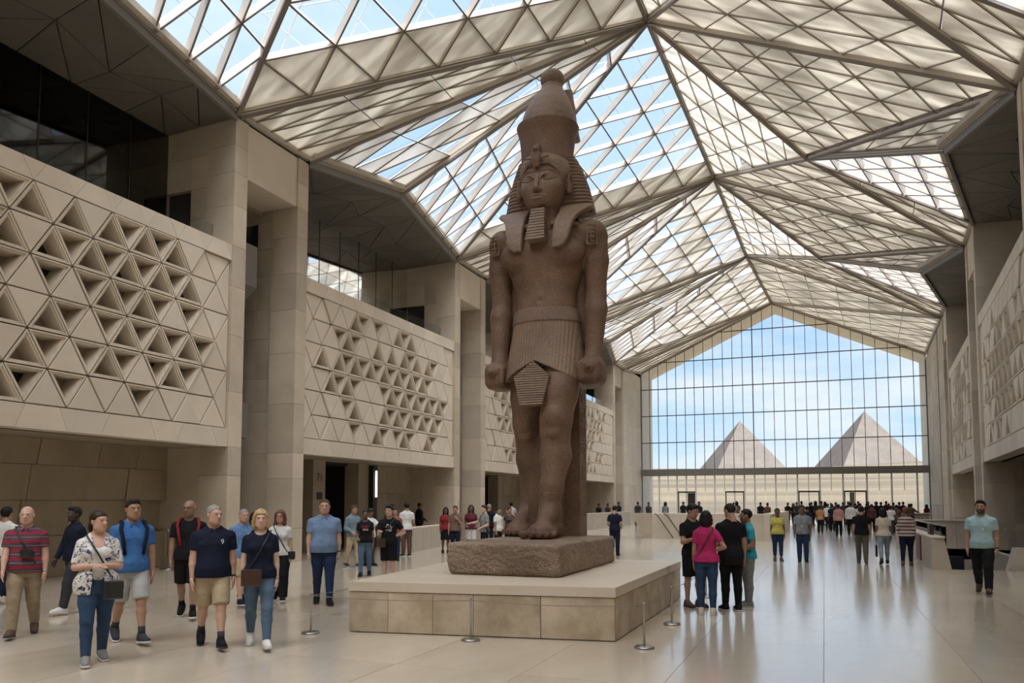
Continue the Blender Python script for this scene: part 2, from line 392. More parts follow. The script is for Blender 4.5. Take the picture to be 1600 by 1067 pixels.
def soffit_pts(sd, y0, y1, apex):
    E = []
    n = 6
    ya = y0 + apex[0]
    for i in range(n + 1):
        y = y0 + (y1 - y0) * i / n
        if i == 0 or i == n: E.append((0.0, y))
        else:
            t = (y - y0) / (ya - y0) if y < ya else (y1 - y) / (y1 - ya)
            E.append((-apex[1] * t, y))
    return E
def bay_unit(sd, y0, y1, label, opens, darks, seed, back, ends=True):
    ang = math.atan(.06) if sd.g > 0 else 0
    if sd.g < 0: screen_panel((XL, y0, PAN_Z0), 0, y1 - y0, opens, darks, label, seed)
    else: screen_panel((xr(y1), y1, PAN_Z0), PI - ang, (y1 - y0) / math.cos(ang), opens, darks, label, seed)
    R = sd.root
    # gallery above the screen
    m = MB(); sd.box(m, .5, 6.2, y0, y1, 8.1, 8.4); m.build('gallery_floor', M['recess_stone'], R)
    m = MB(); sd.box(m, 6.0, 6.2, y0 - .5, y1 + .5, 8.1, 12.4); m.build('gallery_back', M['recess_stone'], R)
    npn = 8; w = (y1 - y0) / npn
    for k in range(npn):
        m = MB(); sd.box(m, 2.3, 2.33, y0 + k * w + .012, y0 + (k + 1) * w - .012, 8.2, 11.9); m.build('gallery_pane', M['dark_glass'], R)
        if k: m = MB(); sd.box(m, 2.29, 2.36, y0 + k * w - .014, y0 + k * w + .014, 8.2, 11.9); m.build('gallery_mullion', M['dark_metal'], R)
    m = MB(); sd.box(m, .66, .69, y0, y1, 8.4, 9.15); m.build('gallery_balustrade', M['clear_glass'], R)
    # soffit of triangular metal panels, edge pushed out into the hall
    ap = (3.15, 1.35)
    E = soffit_pts(sd, y0, y1, ap); E.insert(next(i for i, e in enumerate(E) if e[1] > y0 + ap[0]), (-ap[1], y0 + ap[0]))
    n = len(E)
    G = [(2.45, y0 + (y1 - y0) * i / (n - 1)) for i in range(n)]
    Md = [((E[i][0] + G[i][0]) / 2 + (.25 if i % 2 else -.2), (E[i][1] + G[i][1]) / 2 + (.2 if i % 2 else -.1)) for i in range(n)]
    Md[0] = ((E[0][0] + G[0][0]) / 2, y0); Md[-1] = ((E[-1][0] + G[-1][0]) / 2, y1)
    tris = []
    for i in range(n - 1):
        for A, B in ((E, Md), (Md, G)):
            if i % 2: tris += [(A[i], A[i + 1], B[i]), (A[i + 1], B[i + 1], B[i])]
            else: tris += [(A[i], B[i + 1], B[i]), (A[i], A[i + 1], B[i + 1])]
    for t in tris:
        q = tri_inset(t, .012); zz = 11.98
        zf = lambda p: 11.98 - .12 * max(0, min(1, (p[0] + .5) / 3)) + (.0)
        MB().prism([sd.P(p[0], p[1], zf(p)) for p in q], (0, 0, .06)).build('soffit_panel', M['soffit_metal'], R)
    m = MB()
    m.prism([sd.P(e[0], e[1], 12.06) for e in E] + [sd.P(6.2, y1, 12.06), sd.P(6.2, y0, 12.06)], (0, 0, .25)); m.build('gallery_roof', M['dark_metal'], R)
    for a, b in ((0, E.index((-ap[1], y0 + ap[0]))), (E.index((-ap[1], y0 + ap[0])), n - 1)):
        MB().bar(sd.P(E[a][0] - .04, E[a][1], 12.05), sd.P(E[b][0] - .04, E[b][1], 12.05), .10, .34).build('eave_fascia', M['grey_metal'], R)
        MB().bar(sd.P(E[a][0] - .14, E[a][1], 12.24), sd.P(E[b][0] - .14, E[b][1], 12.24), .26, .16).build('eave_gutter', M['beam_light'], R)
    # recess under the screen
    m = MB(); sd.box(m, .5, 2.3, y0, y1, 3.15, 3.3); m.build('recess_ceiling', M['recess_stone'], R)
    if back == 'slabs':
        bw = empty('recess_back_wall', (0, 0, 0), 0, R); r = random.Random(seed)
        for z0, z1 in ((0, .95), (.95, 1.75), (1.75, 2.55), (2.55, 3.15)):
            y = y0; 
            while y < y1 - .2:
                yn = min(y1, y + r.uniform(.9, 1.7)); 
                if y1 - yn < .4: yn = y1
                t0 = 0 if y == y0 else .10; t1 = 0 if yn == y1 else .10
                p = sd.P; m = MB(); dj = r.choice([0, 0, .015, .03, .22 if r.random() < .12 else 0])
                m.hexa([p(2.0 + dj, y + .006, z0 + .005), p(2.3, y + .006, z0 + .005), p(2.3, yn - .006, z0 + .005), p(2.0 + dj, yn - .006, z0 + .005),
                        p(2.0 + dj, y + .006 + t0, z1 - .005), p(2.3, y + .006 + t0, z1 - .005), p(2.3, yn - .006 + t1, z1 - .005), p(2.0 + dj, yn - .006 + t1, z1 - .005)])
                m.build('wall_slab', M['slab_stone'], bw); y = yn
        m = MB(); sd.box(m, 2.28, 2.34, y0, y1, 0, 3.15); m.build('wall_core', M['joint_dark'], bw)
    elif back == 'doors':
        segs = [(0, 2.9, 0), (2.9, 3.6, 1), (3.6, 4.3, 0), (4.3, 5.7, 2), (5.7, 6.3, 1), (6.3, 10.3, 3)]
        for a, b, k in segs:
            a = y0 + a; b = min(y1, y0 + b)
            if k == 1: m = MB(); sd.box(m, 1.7, 2.3, a, b, 0, 3.15); m.build('recess_pier', M['recess_stone'], R)
            elif k == 3:
                bw = empty('recess_back_wall', (0, 0, 0), 0, R); nn = 4
                for q in range(nn):
                    for z0, z1 in ((0, 1.0), (1.0, 2.05), (2.05, 3.15)):
                        m = MB(); sd.box(m, 2.0, 2.3, a + (b - a) * q / nn + .005, a + (b - a) * (q + 1) / nn - .005, z0 + .005, z1 - .005); m.build('wall_slab', M['recess_stone'], bw)
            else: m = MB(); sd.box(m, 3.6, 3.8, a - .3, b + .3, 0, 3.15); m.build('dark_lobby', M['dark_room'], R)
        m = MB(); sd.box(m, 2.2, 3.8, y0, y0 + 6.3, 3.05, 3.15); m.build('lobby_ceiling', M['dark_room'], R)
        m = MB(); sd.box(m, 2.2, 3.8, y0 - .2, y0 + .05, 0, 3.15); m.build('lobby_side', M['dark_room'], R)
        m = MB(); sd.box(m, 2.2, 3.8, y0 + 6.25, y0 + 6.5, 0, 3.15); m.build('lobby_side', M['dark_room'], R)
    # solid ground storey core behind the recess so no daylight leaks in
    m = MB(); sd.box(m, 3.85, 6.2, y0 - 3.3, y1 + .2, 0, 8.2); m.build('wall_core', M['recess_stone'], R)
# left wall: bays between gaps 13.5 m apart
LG = [(2.75, 5.95), (16.25, 19.45), (29.75, 32.95), (43.25, 46.45), (56.75, 59.95)]
for g0, g1 in LG: gap_unit(left, g0, g1)
bay_unit(left, 5.95, 16.25, 'nearest stone screen with the largest triangular openings, above the striped polo', o1, d1, 11, 'slabs')
bay_unit(left, 19.45, 29.75, 'stone screen between two tall pillars, above the man in the light blue polo', o2, set(), 12, 'doors')
bay_unit(left, 32.95, 43.25, 'stone screen partly hidden behind the statue legs, right side of the statue', cluster(31), set(), 13, 'doors')
bay_unit(left, 46.45, 56.75, 'small far stone screen seen beside the hieroglyph back pillar of the statue', cluster(32, .75), set(), 14, 'doors')
w = empty('end_wall', (0, 0, 0), 0, left.root)
for a, b in ((59.95, 61.6), (61.6, 63.2), (63.2, 64.8), (64.8, 66.4)): left.blocks(w, 0, 1.2, a + .004, b - .004, [0, 1.5, 3.1, 4.7, 6.3, 7.9, 9.5, 11.1, 12.6], 'tile_stone')
m = MB(); left.box(m, 1.0, 6.2, 59.5, 66.6, 0, 13); m.build('wall_core', M['recess_stone'], left.root)
m = MB(); left.box(m, .9, 6.2, -9, 2.75, 0, 12); m.build('wall_core', M['wall_stone'], left.root)
m = MB(); left.box(m, 6.2, 6.5, -9, 66.6, 0, 13); m.build('sky_block_wall', M['wall_stone'], left.root)  # unseen closing wall added to keep sky light out
RG = [(5.7, 8.9), (19.2, 22.4), (32.7, 35.9), (46.2, 49.4)]
for g0, g1 in RG: gap_unit(right, g0, g1)
bay_unit(right, 22.4, 32.7, 'stone screen above the man in the mint T-shirt, cut by the photo edge', cluster(33, .8), set(), 21, 'slabs')
bay_unit(right, 35.9, 46.2, 'narrow far stone screen next to the great window, behind the first pillar', cluster(34, .85), set(), 22, 'slabs')
w = empty('end_wall', (0, 0, 0), 0, right.root)
for a, b in ((49.4, 53.6), (54.4, 57.5), (57.5, 60.5), (60.5, 63.5), (63.5, 66.4)): right.blocks(w, 0, 1.2, a + .004, b - .004, [0, 1.5, 3.1, 4.7, 6.3, 7.9, 9.5, 11.1, 12.6], 'wall_stone')
m = MB(); right.box(m, .6, 1.2, 53.6, 54.4, 0, 12.6); m.build('slot_back', M['dark_room'], right.root)
m = MB(); right.box(m, 1.0, 6.2, 49.4, 66.6, 0, 13); m.build('wall_core', M['recess_stone'], right.root)
m = MB(); right.box(m, .0, 6.2, -9, 19.2, 0, 12.2); m.build('wall_core', M['wall_stone'], right.root)
m = MB(); right.box(m, 6.2, 6.5, -9, 66.6, -4, 13); m.build('sky_block_wall', M['wall_stone'], right.root)  # same unseen closure against sky light on this side
eb = empty('wall_back'); tag(eb, 'plain limestone entrance wall behind the camera', kind='structure')
MB().box(-20.6, 12, -9, -8.6, 0, 22).build('wall_core', M['wall_stone'], eb)

# stair void beside the right wall
sv = empty('stair_void'); tag(sv, kind='structure'); sv['label'] = 'sunken stairwell opening in the floor beside the wall'
MB().box(HX0 - .02, HX0, HY0, HY1, -3.6, -.4).build('void_wall', M['recess_stone'], sv)
MB().box(HX0, 10.5, HY1, HY1 + .2, -3.6, -.03).build('void_wall', M['parapet_stone'], sv)
MB().box(HX0, 10.5, HY0 - .2, HY0, -3.6, -.03).build('void_wall', M['parapet_stone'], sv)
MB().box(xr(28) + .3, xr(28) + .5, HY0, HY1, -3.6, 0).build('void_wall', M['parapet_stone'], sv)
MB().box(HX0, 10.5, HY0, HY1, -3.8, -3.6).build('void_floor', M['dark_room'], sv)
plain('void_shade', (.012, .018, .026), .35)  # stairwell darkness put into a colour
for i in range(16):
    MB().box(HX0 + .05, xr(28), HY0 + .1 + i * .32, HY0 + .42 + i * .32, -3.6, -.2 - i * .2).build('step', M['parapet_stone'], sv)
MB().box(HX0 + .02, 4.05, HY0 + 5.6, HY0 + 5.7, -3.6, .0).build('void_shade_sheet', M['void_shade'], sv)  # dark sheet added in place of the stairwell's shade

# ------------------------------------------------------------------ great window
YG = 66.4; XGL, XGR = XL, xr(YG)
RIDGE_G = (-3.6, 18.0); EAV_L, EAV_R = 12.85, 13.05
def gable_z(x):
    if x < RIDGE_G[0]: return EAV_L + (RIDGE_G[1] - EAV_L) * (x - XGL) / (RIDGE_G[0] - XGL)
    return EAV_R + (RIDGE_G[1] - EAV_R) * (XGR - x) / (XGR - RIDGE_G[0])
win = empty('window_1', (0, 0, 0)); tag(win, 'great gabled glass wall looking out at the pyramids', kind='structure')
nb = 27; ws = [.74 + (.88 - .74) * i / (nb - 1) for i in range(nb)]; k = (XGR - XGL) / sum(ws); XM = [XGL]
for w_ in ws: XM.append(XM[-1] + w_ * k)
TR = [4.45, 6.72, 9.0, 11.27, 13.55, 15.8, 18.2]
for i, x in enumerate(XM):
    thick = .075 if i in (12,) else .045
    if 0 < i < nb:
        MB().box(x - thick / 2, x + thick / 2, YG - .05, YG + .03, 4.4, gable_z(x)).build('mullion', M['bronze_metal'], win)
        if i % 2 == 0 or i in (5, 11): MB().box(x - .06, x + .06, YG - .09, YG + .05, 0, 4.0).build('mullion', M['lit_frame'], win)
        else: MB().box(x - .025, x + .025, YG - .05, YG + .03, 2.6, 4.0).build('mullion', M['lit_frame'], win)
for z in TR[1:6]:
    # transom spans between the rakes
    xs = [x for x in np.linspace(XGL, XGR, 400) if gable_z(x) > z]
    MB().box(xs[0], xs[-1], YG - .10, YG - .02, z - .035, z + .035).build('transom', M['bronze_metal'], win)
MB().box(XGL - .05, XGR + .05, YG - .35, YG + .15, 3.92, 4.47).build('window_beam', M['grey_metal'], win)
for i in range(nb):
    xa, xb = XM[i] + .03, XM[i + 1] - .03
    for a, b in zip(TR, TR[1:]):
        za, zb = gable_z(xa), gable_z(xb)
        if max(za, zb) < a + .1: continue
        t0, t1 = min(b, za), min(b, zb)
        MB().prism([(xa, YG, a), (xb, YG, a), (xb, YG, max(t1, a + .01)), (xa, YG, max(t0, a + .01))], (0, .02, 0)).build('pane', M['clear_glass'], win)
    MB().box(xa, xb, YG, YG + .02, 2.6, 4.0).build('pane', M['clear_glass'], win)
    if i not in (4, 5, 9, 10, 16, 17, 20, 21): MB().box(xa, xb, YG, YG + .02, .05, 2.58).build('pane', M['clear_glass'], win)
for (i0, i1) in ((4, 6), (9, 11), (16, 18), (20, 22)):
    xa, xb = XM[i0] + .05, XM[i1] - .05; dz = 1.75
    d = empty('door', (0, 0, 0), 0, win)
    MB().box(xa, xb, YG - .15, YG + .12, 2.5, 2.62).build('door_head', M['dark_metal'], d)
    MB().box(xa, xa + .08, YG - .1, YG + .08, 0, 2.5).build('door_jamb', M['dark_metal'], d)
    MB().box(xb - .08, xb, YG - .1, YG + .08, 0, 2.5).build('door_jamb', M['dark_metal'], d)
    xm = (xa + xb) / 2
    MB().box(xm - .025, xm + .025, YG - .05, YG + .05, 0, 2.5).build('door_stile', M['grey_metal'], d)
    MB().box(xa + .1, xm - .03, YG, YG + .02, .05, 2.48).build('door_pane', M['clear_glass'], d)
    if i0 == 4: MB().box(xm + .1, xm + .62, YG - .05, YG + .04, 0, 2.48).build('door_leaf', M['dark_room'], d)
    elif i0 == 20: MB().box(xa + .4, xm - .05, YG + .03, YG + .06, .1, 2.48).build('door_leaf', M['recess_stone'], d)
    else: MB().box(xm + .03, xb - .1, YG, YG + .02, .05, 2.48).build('door_pane', M['clear_glass'], d)
for (xa, za, xb, zb) in ((XGL - .1, EAV_L, RIDGE_G[0], RIDGE_G[1]), (RIDGE_G[0], RIDGE_G[1], XGR + .1, EAV_R)):
    MB().bar((xa, YG - .05, za + .08), (xb, YG - .05, zb + .08), .45, .16).build('window_rake', M['grey_metal'], win)
MB().box(XGL, XGL + .09, YG - .15, YG + .1, 0, EAV_L).build('window_frame', M['grey_metal'], win)
MB().box(XGR - .09, XGR, YG - .15, YG + .1, 0, EAV_R).build('window_frame', M['grey_metal'], win)
# outside porch of the same section
pw = empty('porch'); tag(pw, 'deep limestone porch outside the glass wall', kind='structure')
Y2 = 71.2
MB().box(XGL - 1.2, XGL - .02, YG + .2, Y2, -1, 12.9).build('porch_wall', M['tile_stone'], pw)
MB().box(XGR + .02, XGR + 1.2, YG + .2, Y2, -1, 13.1).build('porch_wall', M['tile_stone'], pw)
for (xa, za, xb, zb) in ((XGL - 1.2, EAV_L - .55, RIDGE_G[0], RIDGE_G[1] + .02), (RIDGE_G[0], RIDGE_G[1] + .02, XGR + 1.2, EAV_R - .55)):
    MB().hexa([(xa, YG + .2, za), (xb, YG + .2, zb), (xb, Y2, zb), (xa, Y2, za), (xa, YG + .2, za + .5), (xb, YG + .2, zb + .5), (xb, Y2, zb + .5), (xa, Y2, za + .5)]).build('porch_roof', M['tile_stone'], pw)
MB().box(XGL - 12, XGR + 12, YG + .2, 82, -1, -.05).build('forecourt', M['floor_stone'], pw)
# ------------------------------------------------------------------ desert and pyramids
stone('desert_sand', (.070, .058, .047), (.180, .143, .096), .022, .9, 0, 0, .2, .1, stretch=(.25, 1.4, 1))
stone('pyramid_stone', (.150, .129, .117), (.195, .168, .152), .05, .9, .3, 0, .6, .1)
rs = np.random.RandomState(3)
ys = np.concatenate([np.linspace(80, 400, 40), np.linspace(420, 2600, 60)]); xs = np.linspace(-1, 1, 81)
ph = rs.uniform(0, 6.28, 12); fr = rs.uniform(.004, .03, 12); an = rs.uniform(0, 6.28, 12)
V = []
for y in ys:
    base = -1.2 + 68 * (max(0, (y - 90)) / 1500) ** .9 if y < 1590 else 66.8 + (y - 1590) * .006
    for x in xs * (260 + .62 * y):
        z = base
        amp = min(1.0, (y - 80) / 300) * min(1, y / 700)
        z += amp * sum(1.3 * math.sin(f_ * (x * math.cos(a_) + y * math.sin(a_)) + p_) for p_, f_, a_ in zip(ph, fr, an)) * .55
        V.append((x, y, z))
F = [(j * 81 + i, j * 81 + i + 1, (j + 1) * 81 + i + 1, (j + 1) * 81 + i) for j in range(len(ys) - 1) for i in range(80)]
o = put('desert', mesh_data('desert', V, F, True), M['desert_sand']); tag(o, 'hazy sand desert rising beyond the glass wall', kind='structure')
def pyramid(apex, half, zb, rot, label):
    h = apex[2] - zb; n = 46; m = MB(); c, s = math.cos(rot), math.sin(rot)
    for i in range(n):
        r0 = half * (1 - i / n); r1 = r0 - half / n * .35
        z0, z1 = zb + h * i / n, zb + h * (i + 1) / n
        f4 = lambda r, z: [(apex[0] + c * a - s * b, apex[1] + s * a + c * b, z) for a, b in ((-r, -r), (r, -r), (r, r), (-r, r))]
        m.hexa(f4(r0, z0) + f4(max(r1, .3), z1))
    o = m.build('pyramid', M['pyramid_stone']); tag(o, label, 'pyramid', 'pyramids beyond the glass wall'); return o
pyramid((-185, 1960, 197), 84, 74, .42, 'smaller stone pyramid seen through the window near its middle, half hidden by haze')
pyramid((90, 1960, 209), 92, 74, .38, 'larger stone pyramid seen through the window close to the wall')

# ------------------------------------------------------------------ folded roof
ceil = empty('ceiling'); tag(ceil, 'folded roof of triangular glass and fabric panels', kind='structure')
RN = {-1: (-5.9, -2.2, 18), 0: (-5.5, 11.6, 18), 1: (-5.1, 25.2, 18), 2: (-4.7, 39.1, 18), 3: (-4.35, 52.6, 18), 4: (-3.6, 66.3, 18.05)}
RN = {k_: Vector(v) for k_, v in RN.items()}
ZE = 12.25
def PA(k): return Vector((XL, 16.3 + 13.5 * k, ZE))
def PB(k): return Vector((XL, 19.4 + 13.5 * k, ZE))
def LE(k): return Vector((XL + 1.35, 22.6 + 13.5 * k, ZE))
def RA(k): y = 19.2 + 13.5 * k; return Vector((xr(y), y, ZE))
def RB(k): y = 22.4 + 13.5 * k; return Vector((xr(y), y, ZE))
def RE(k): y = 25.6 + 13.5 * k; return Vector((xr(y) - 1.35, y, ZE))
def RM(k): return Vector((-.25 + .5 * (k - 1) * .9, 31.3 + 13.5 * (k - 1), 15.0))
FAC = []   # (a, b, c, n, material)
for k in range(-2, 3):
    N1, N2 = RN[k + 1], RN[k + 2] if k + 2 in RN else None
    nn = 7 if k >= -1 else 3
    FAC += [(N1, PB(k), LE(k), max(3, nn - 2), 'roof_fabric_pale'), (N1, LE(k), PA(k + 1), max(3, nn - 1), 'roof_glass')]
    if N2 is not None: FAC += [(N1, PA(k + 1), N2, nn, 'roof_glass' if k < 1 else 'mixed'), (PA(k + 1), PB(k + 1), N2, max(3, nn - 2), 'roof_fabric')]
CLg = Vector((XGL, YG, EAV_L + .1)); CRg = Vector((XGR, YG, EAV_R + .1))
FAC.append((RN[4], PB(3), CLg, 5, 'roof_fabric'))
for k in range(-1, 3):
    N0_, N1 = RN[k], RN[k + 1]; m0 = RM(k)
    nn = 7 if k >= 0 else 5
    FAC += [(N0_, N1, m0, nn - 1, 'roof_fabric_pale'), (N0_, RB(k - 1), m0, nn, 'roof_fabric'), (N1, RB(k), m0, nn - 2, 'roof_fabric'),
            (m0, RB(k - 1), RE(k - 1), 4, 'roof_fabric'), (m0, RE(k - 1), RA(k), 5, 'roof_glass'), (m0, RA(k), RB(k), 3, 'roof_fabric')]
FAC += [(RN[3], RB(2), RN[4], 6, 'roof_fabric'), (RB(2), CRg, RN[4], 6, 'roof_fabric')]
cells = []; outer = MB(); ribs = MB(); flg = MB(); edges = {}; folds = {}
def key(p): return (round(p[0], 2), round(p[1], 2), round(p[2], 2))
crng = random.Random(9)
for a, b, c, n, mt in FAC:
    nor = (b - a).cross(c - a).normalized()
    if nor.z < 0: nor = -nor
    g = {(i, j): a + (b - a) * (i / n) + (c - a) * (j / n) for i in range(n + 1) for j in range(n + 1 - i)}
    tl = []
    for i in range(n):
        for j in range(n - i):
            tl.append(((i, j), (i + 1, j), (i, j + 1)))
            if i + j < n - 1: tl.append(((i + 1, j), (i + 1, j + 1), (i, j + 1)))
    if mt in ('roof_glass', 'mixed'):
        for t in tl:
            md = [(g[t[q]] + g[t[(q + 1) % 3]]) / 2 + nor * .55 for q in range(3)]
            for q in range(3): outer.bar(md[q], md[(q + 1) % 3], .022, .03, nor)
    for t in tl:
        p = [g[q] for q in t]; cen = (p[0] + p[1] + p[2]) / 3
        mm = mt
        if mt == 'mixed': mm = 'roof_glass' if crng.random() < .45 else 'roof_fabric_pale'
        elif mt == 'roof_fabric_pale' and crng.random() < .10: mm = 'roof_glass'
        elif mt == 'roof_glass' and abs(c.z - a.z) < .3 and sum(q[0] + q[1] for q in t) / 3 > n - 1.2: mm = 'roof_fabric'
        cells.append((p, nor, mm, cen))
        for q in range(3):
            u_, v_ = p[q], p[(q + 1) % 3]; e = tuple(sorted((key(u_), key(v_))))
            if e not in edges: edges[e] = (u_, v_, nor, mt)
    for q, (u_, v_) in enumerate(((a, b), (b, c), (c, a))):
        e = tuple(sorted((key(u_), key(v_))))
        folds.setdefault(e, (u_, v_))
for (u_, v_, nor, mt) in edges.values():
    deep = .20 if mt in ('roof_glass', 'mixed') else .035
    w_ = .045 if deep > .1 else .024
    ribs.bar(u_, v_, w_, deep, nor, (.02 if deep > .1 else -.10) - deep / 2)
    flg.bar(u_, v_, w_ + .004, .02, nor, (.02 if deep > .1 else -.10) - deep - .01)
o = ribs.build('rib_lattice', M['rib_paint'], ceil); tag(o, kind='stuff')
o = flg.build('rib_flange_lattice', M['beam_paint'], ceil); tag(o, kind='stuff')
o = outer.build('outer_bar_lattice', M['beam_light'], ceil); tag(o, kind='stuff')
def cell_mesh(m, p, nor, mt):
    cen = (p[0] + p[1] + p[2]) / 3
    off = nor * (.02 if mt == 'roof_glass' else -.10)
    q = [cen + (v - cen) * .975 + off for v in p]
    m.prism(q, nor * .025); return m
scored = []
for cidx, (p, nor, mt, cen) in enumerate(cells):
    pr = [project(v) for v in p]; area = 0
    if all(pr):
        (x0, y0, _), (x1, y1, _), (x2, y2, _) = pr
        area = abs((x1 - x0) * (y2 - y0) - (x2 - x0) * (y1 - y0)) / 2
        mx_, my_ = (x0 + x1 + x2) / 3, (y0 + y1 + y2) / 3
        if not (-20 < mx_ < 1620 and -20 < my_ < 1080): area = 0
    scored.append((area, cidx))
scored.sort(reverse=True); big = {c for a_, c in scored[:290]}
rest = {}
for cidx, (p, nor, mt, cen) in enumerate(cells):
    if cidx in big: cell_mesh(MB(), p, nor, mt).build('roof_panel', M[mt], ceil)
    else: cell_mesh(rest.setdefault(mt, MB()), p, nor, mt)
for mt, m in rest.items():
    o = m.build('roof_panel_field', M[mt], ceil); tag(o, kind='stuff')
for (u_, v_) in folds.values():
    eave = abs(u_.z - ZE) < .3 and abs(v_.z - ZE) < .3
    ridge = u_.z > 17.5 and v_.z > 17.5
    if eave: MB().bar(u_, v_, .22, .3, (0, 0, 1), 0).build('eave_beam', M['beam_light'], ceil); continue
    MB().bar(u_, v_, .14, .30, (0, 0, 1), -.08).build('ridge_beam' if ridge else 'fold_beam', M['beam_light'], ceil)
    MB().bar(u_, v_, .13, .06, (0, 0, 1), -.26).build('beam_flange', M['beam_paint'], ceil)
# unseen slabs added to block sky light where roof meets outer walls
MB().box(XL - 6.5, XL - .0, -9, 66.6, 12.35, 12.6).build('sky_block_slab', M['dark_metal'], ceil)
m = MB(); m.prism([(xr(-9) , -9, 12.35), (xr(-9) + 6.5, -9, 12.35), (xr(66.6) + 6.5, 66.6, 12.35), (xr(66.6), 66.6, 12.35)], (0, 0, .25)); m.build('sky_block_slab', M['dark_metal'], ceil)
# ------------------------------------------------------------------ solid sculpting: distance fields meshed by surface nets
def smin(a, b, k):
    if k <= 0: return np.minimum(a, b)
    h = np.clip(.5 + .5 * (b - a) / k, 0, 1); return b + (a - b) * h - k * h * (1 - h)
class SDF:
    def __init__(s, lo, hi, vox):
        s.lo = np.array(lo, np.float32); s.vox = vox
        n = np.ceil((np.array(hi) - s.lo) / vox).astype(int) + 1
        s.ax = [(s.lo[i] + vox * np.arange(n[i])).astype(np.float32) for i in range(3)]
        s.F = np.full(n, 5.0, np.float32)
    def sl(s, lo, hi, m):
        out = []
        for i in range(3):
            a = int(max(0, math.floor((lo[i] - m - s.lo[i]) / s.vox))); b = int(min(s.F.shape[i], math.ceil((hi[i] + m - s.lo[i]) / s.vox) + 1))
            if b <= a: return None
            out.append(slice(a, b))
        return tuple(out)
    def grid(s, q): return s.ax[0][q[0]][:, None, None], s.ax[1][q[1]][None, :, None], s.ax[2][q[2]][None, None, :]
    def op(s, fn, lo, hi, k=.02, mode='u'):
        q = s.sl(lo, hi, k + 3 * s.vox)
        if q is None: return s
        d = fn(*s.grid(q)); V = s.F[q]
        if mode == 'u': s.F[q] = smin(V, d, k)
        else: s.F[q] = -smin(-V, d, k)
        return s
    def cone(s, a, b, ra, rb, k=.02, mode='u', sc=(1, 1, 1), cut0=False, cut1=False):
        a = np.array(a, np.float32); b = np.array(b, np.float32); sc = np.array(sc, np.float32)
        d = (b - a) / sc; dd = float(d @ d) + 1e-9; R = max(ra, rb)
        def fn(x, y, z):
            px, py, pz = (x - a[0]) / sc[0], (y - a[1]) / sc[1], (z - a[2]) / sc[2]
            t0 = (px * d[0] + py * d[1] + pz * d[2]) / dd; t = np.clip(t0, 0, 1)
            r = np.sqrt((px - t * d[0]) ** 2 + (py - t * d[1]) ** 2 + (pz - t * d[2]) ** 2) - (ra + (rb - ra) * t)
            r = r * float(sc.min())
            if cut0: r = np.maximum(r, -t0 * math.sqrt(dd))
            if cut1: r = np.maximum(r, (t0 - 1) * math.sqrt(dd))
            return r
        ext = R * sc
        return s.op(fn, np.minimum(a, b) - ext, np.maximum(a, b) + ext, k, mode)
    def chain(s, pts, rs, k=.02, mode='u', sc=(1, 1, 1)):
        for i in range(len(pts) - 1): s.cone(pts[i], pts[i + 1], rs[i], rs[i + 1], k, mode, sc)
        return s
    def ell(s, c, r, k=.02, mode='u', rz=0, rx=0):
        c = np.array(c, np.float32); r = np.array(r, np.float32); cz, sz, cx_, sx_ = math.cos(rz), math.sin(rz), math.cos(rx), math.sin(rx)
        def fn(x, y, z):
            X, Y, Z = x - c[0], y - c[1], z - c[2]
            if rz: X, Y = cz * X + sz * Y, -sz * X + cz * Y
            if rx: Y, Z = cx_ * Y + sx_ * Z, -sx_ * Y + cx_ * Z
            k0 = np.sqrt((X / r[0]) ** 2 + (Y / r[1]) ** 2 + (Z / r[2]) ** 2); k1 = np.sqrt((X / r[0] ** 2) ** 2 + (Y / r[1] ** 2) ** 2 + (Z / r[2] ** 2) ** 2) + 1e-6
            return k0 * (k0 - 1) / k1
        R = max(r) if (rz or rx) else r
        return s.op(fn, c - R, c + R, k, mode)
    def box(s, c, h, rd=.02, k=.02, mode='u', rz=0):
        c = np.array(c, np.float32); h = np.array(h, np.float32); cz, sz = math.cos(rz), math.sin(rz)
        def fn(x, y, z):
            X, Y, Z = x - c[0], y - c[1], z - c[2]
            if rz: X, Y = cz * X + sz * Y, -sz * X + cz * Y
            qx, qy, qz = np.abs(X) - h[0] + rd, np.abs(Y) - h[1] + rd, np.abs(Z) - h[2] + rd
            return np.sqrt(np.maximum(qx, 0) ** 2 + np.maximum(qy, 0) ** 2 + np.maximum(qz, 0) ** 2) + np.minimum(np.maximum(qx, np.maximum(qy, qz)), 0) - rd
        R = float(np.hypot(h[0], h[1])) if rz else None
        e = np.array([R, R, h[2]]) if rz else h
        return s.op(fn, c - e, c + e, k, mode)
    def loft(s, secs, k=.02, mode='u', p=2.0):
        """secs: (z, half width, half depth, centre y[, centre x]) sorted by z"""
        Z = np.array([q[0] for q in secs]); A = np.array([q[1] for q in secs]); B = np.array([q[2] for q in secs]); CY = np.array([q[3] for q in secs])
        CX = np.array([q[4] if len(q) > 4 else 0 for q in secs])
        def fn(x, y, z):
            zz = z.ravel(); f = lambda v: np.interp(zz, Z, v).astype(np.float32)[None, None, :]
            a, b, cy, cx = f(A), f(B), f(CY), f(CX)
            u, v = np.abs(x - cx) / a, np.abs(y - cy) / b
            if p == 2.0: rr = np.sqrt(u * u + v * v)
            else: rr = (u ** p + v ** p) ** (1 / p)
            d = (rr - 1) * np.minimum(a, b) * 1.0
            return np.maximum(d, np.maximum(Z[0] - z, z - Z[-1]))
        lo = (float((CX - A).min()), float((CY - B).min()), Z[0]); hi = (float((CX + A).max()), float((CY + B).max()), Z[-1])
        return s.op(fn, lo, hi, k, mode)
    def clip(s, fn, k=0):
        d = fn(*s.grid((slice(None),) * 3)); s.F = -smin(-s.F, -d.astype(np.float32), k) if k else np.maximum(s.F, d.astype(np.float32)); return s
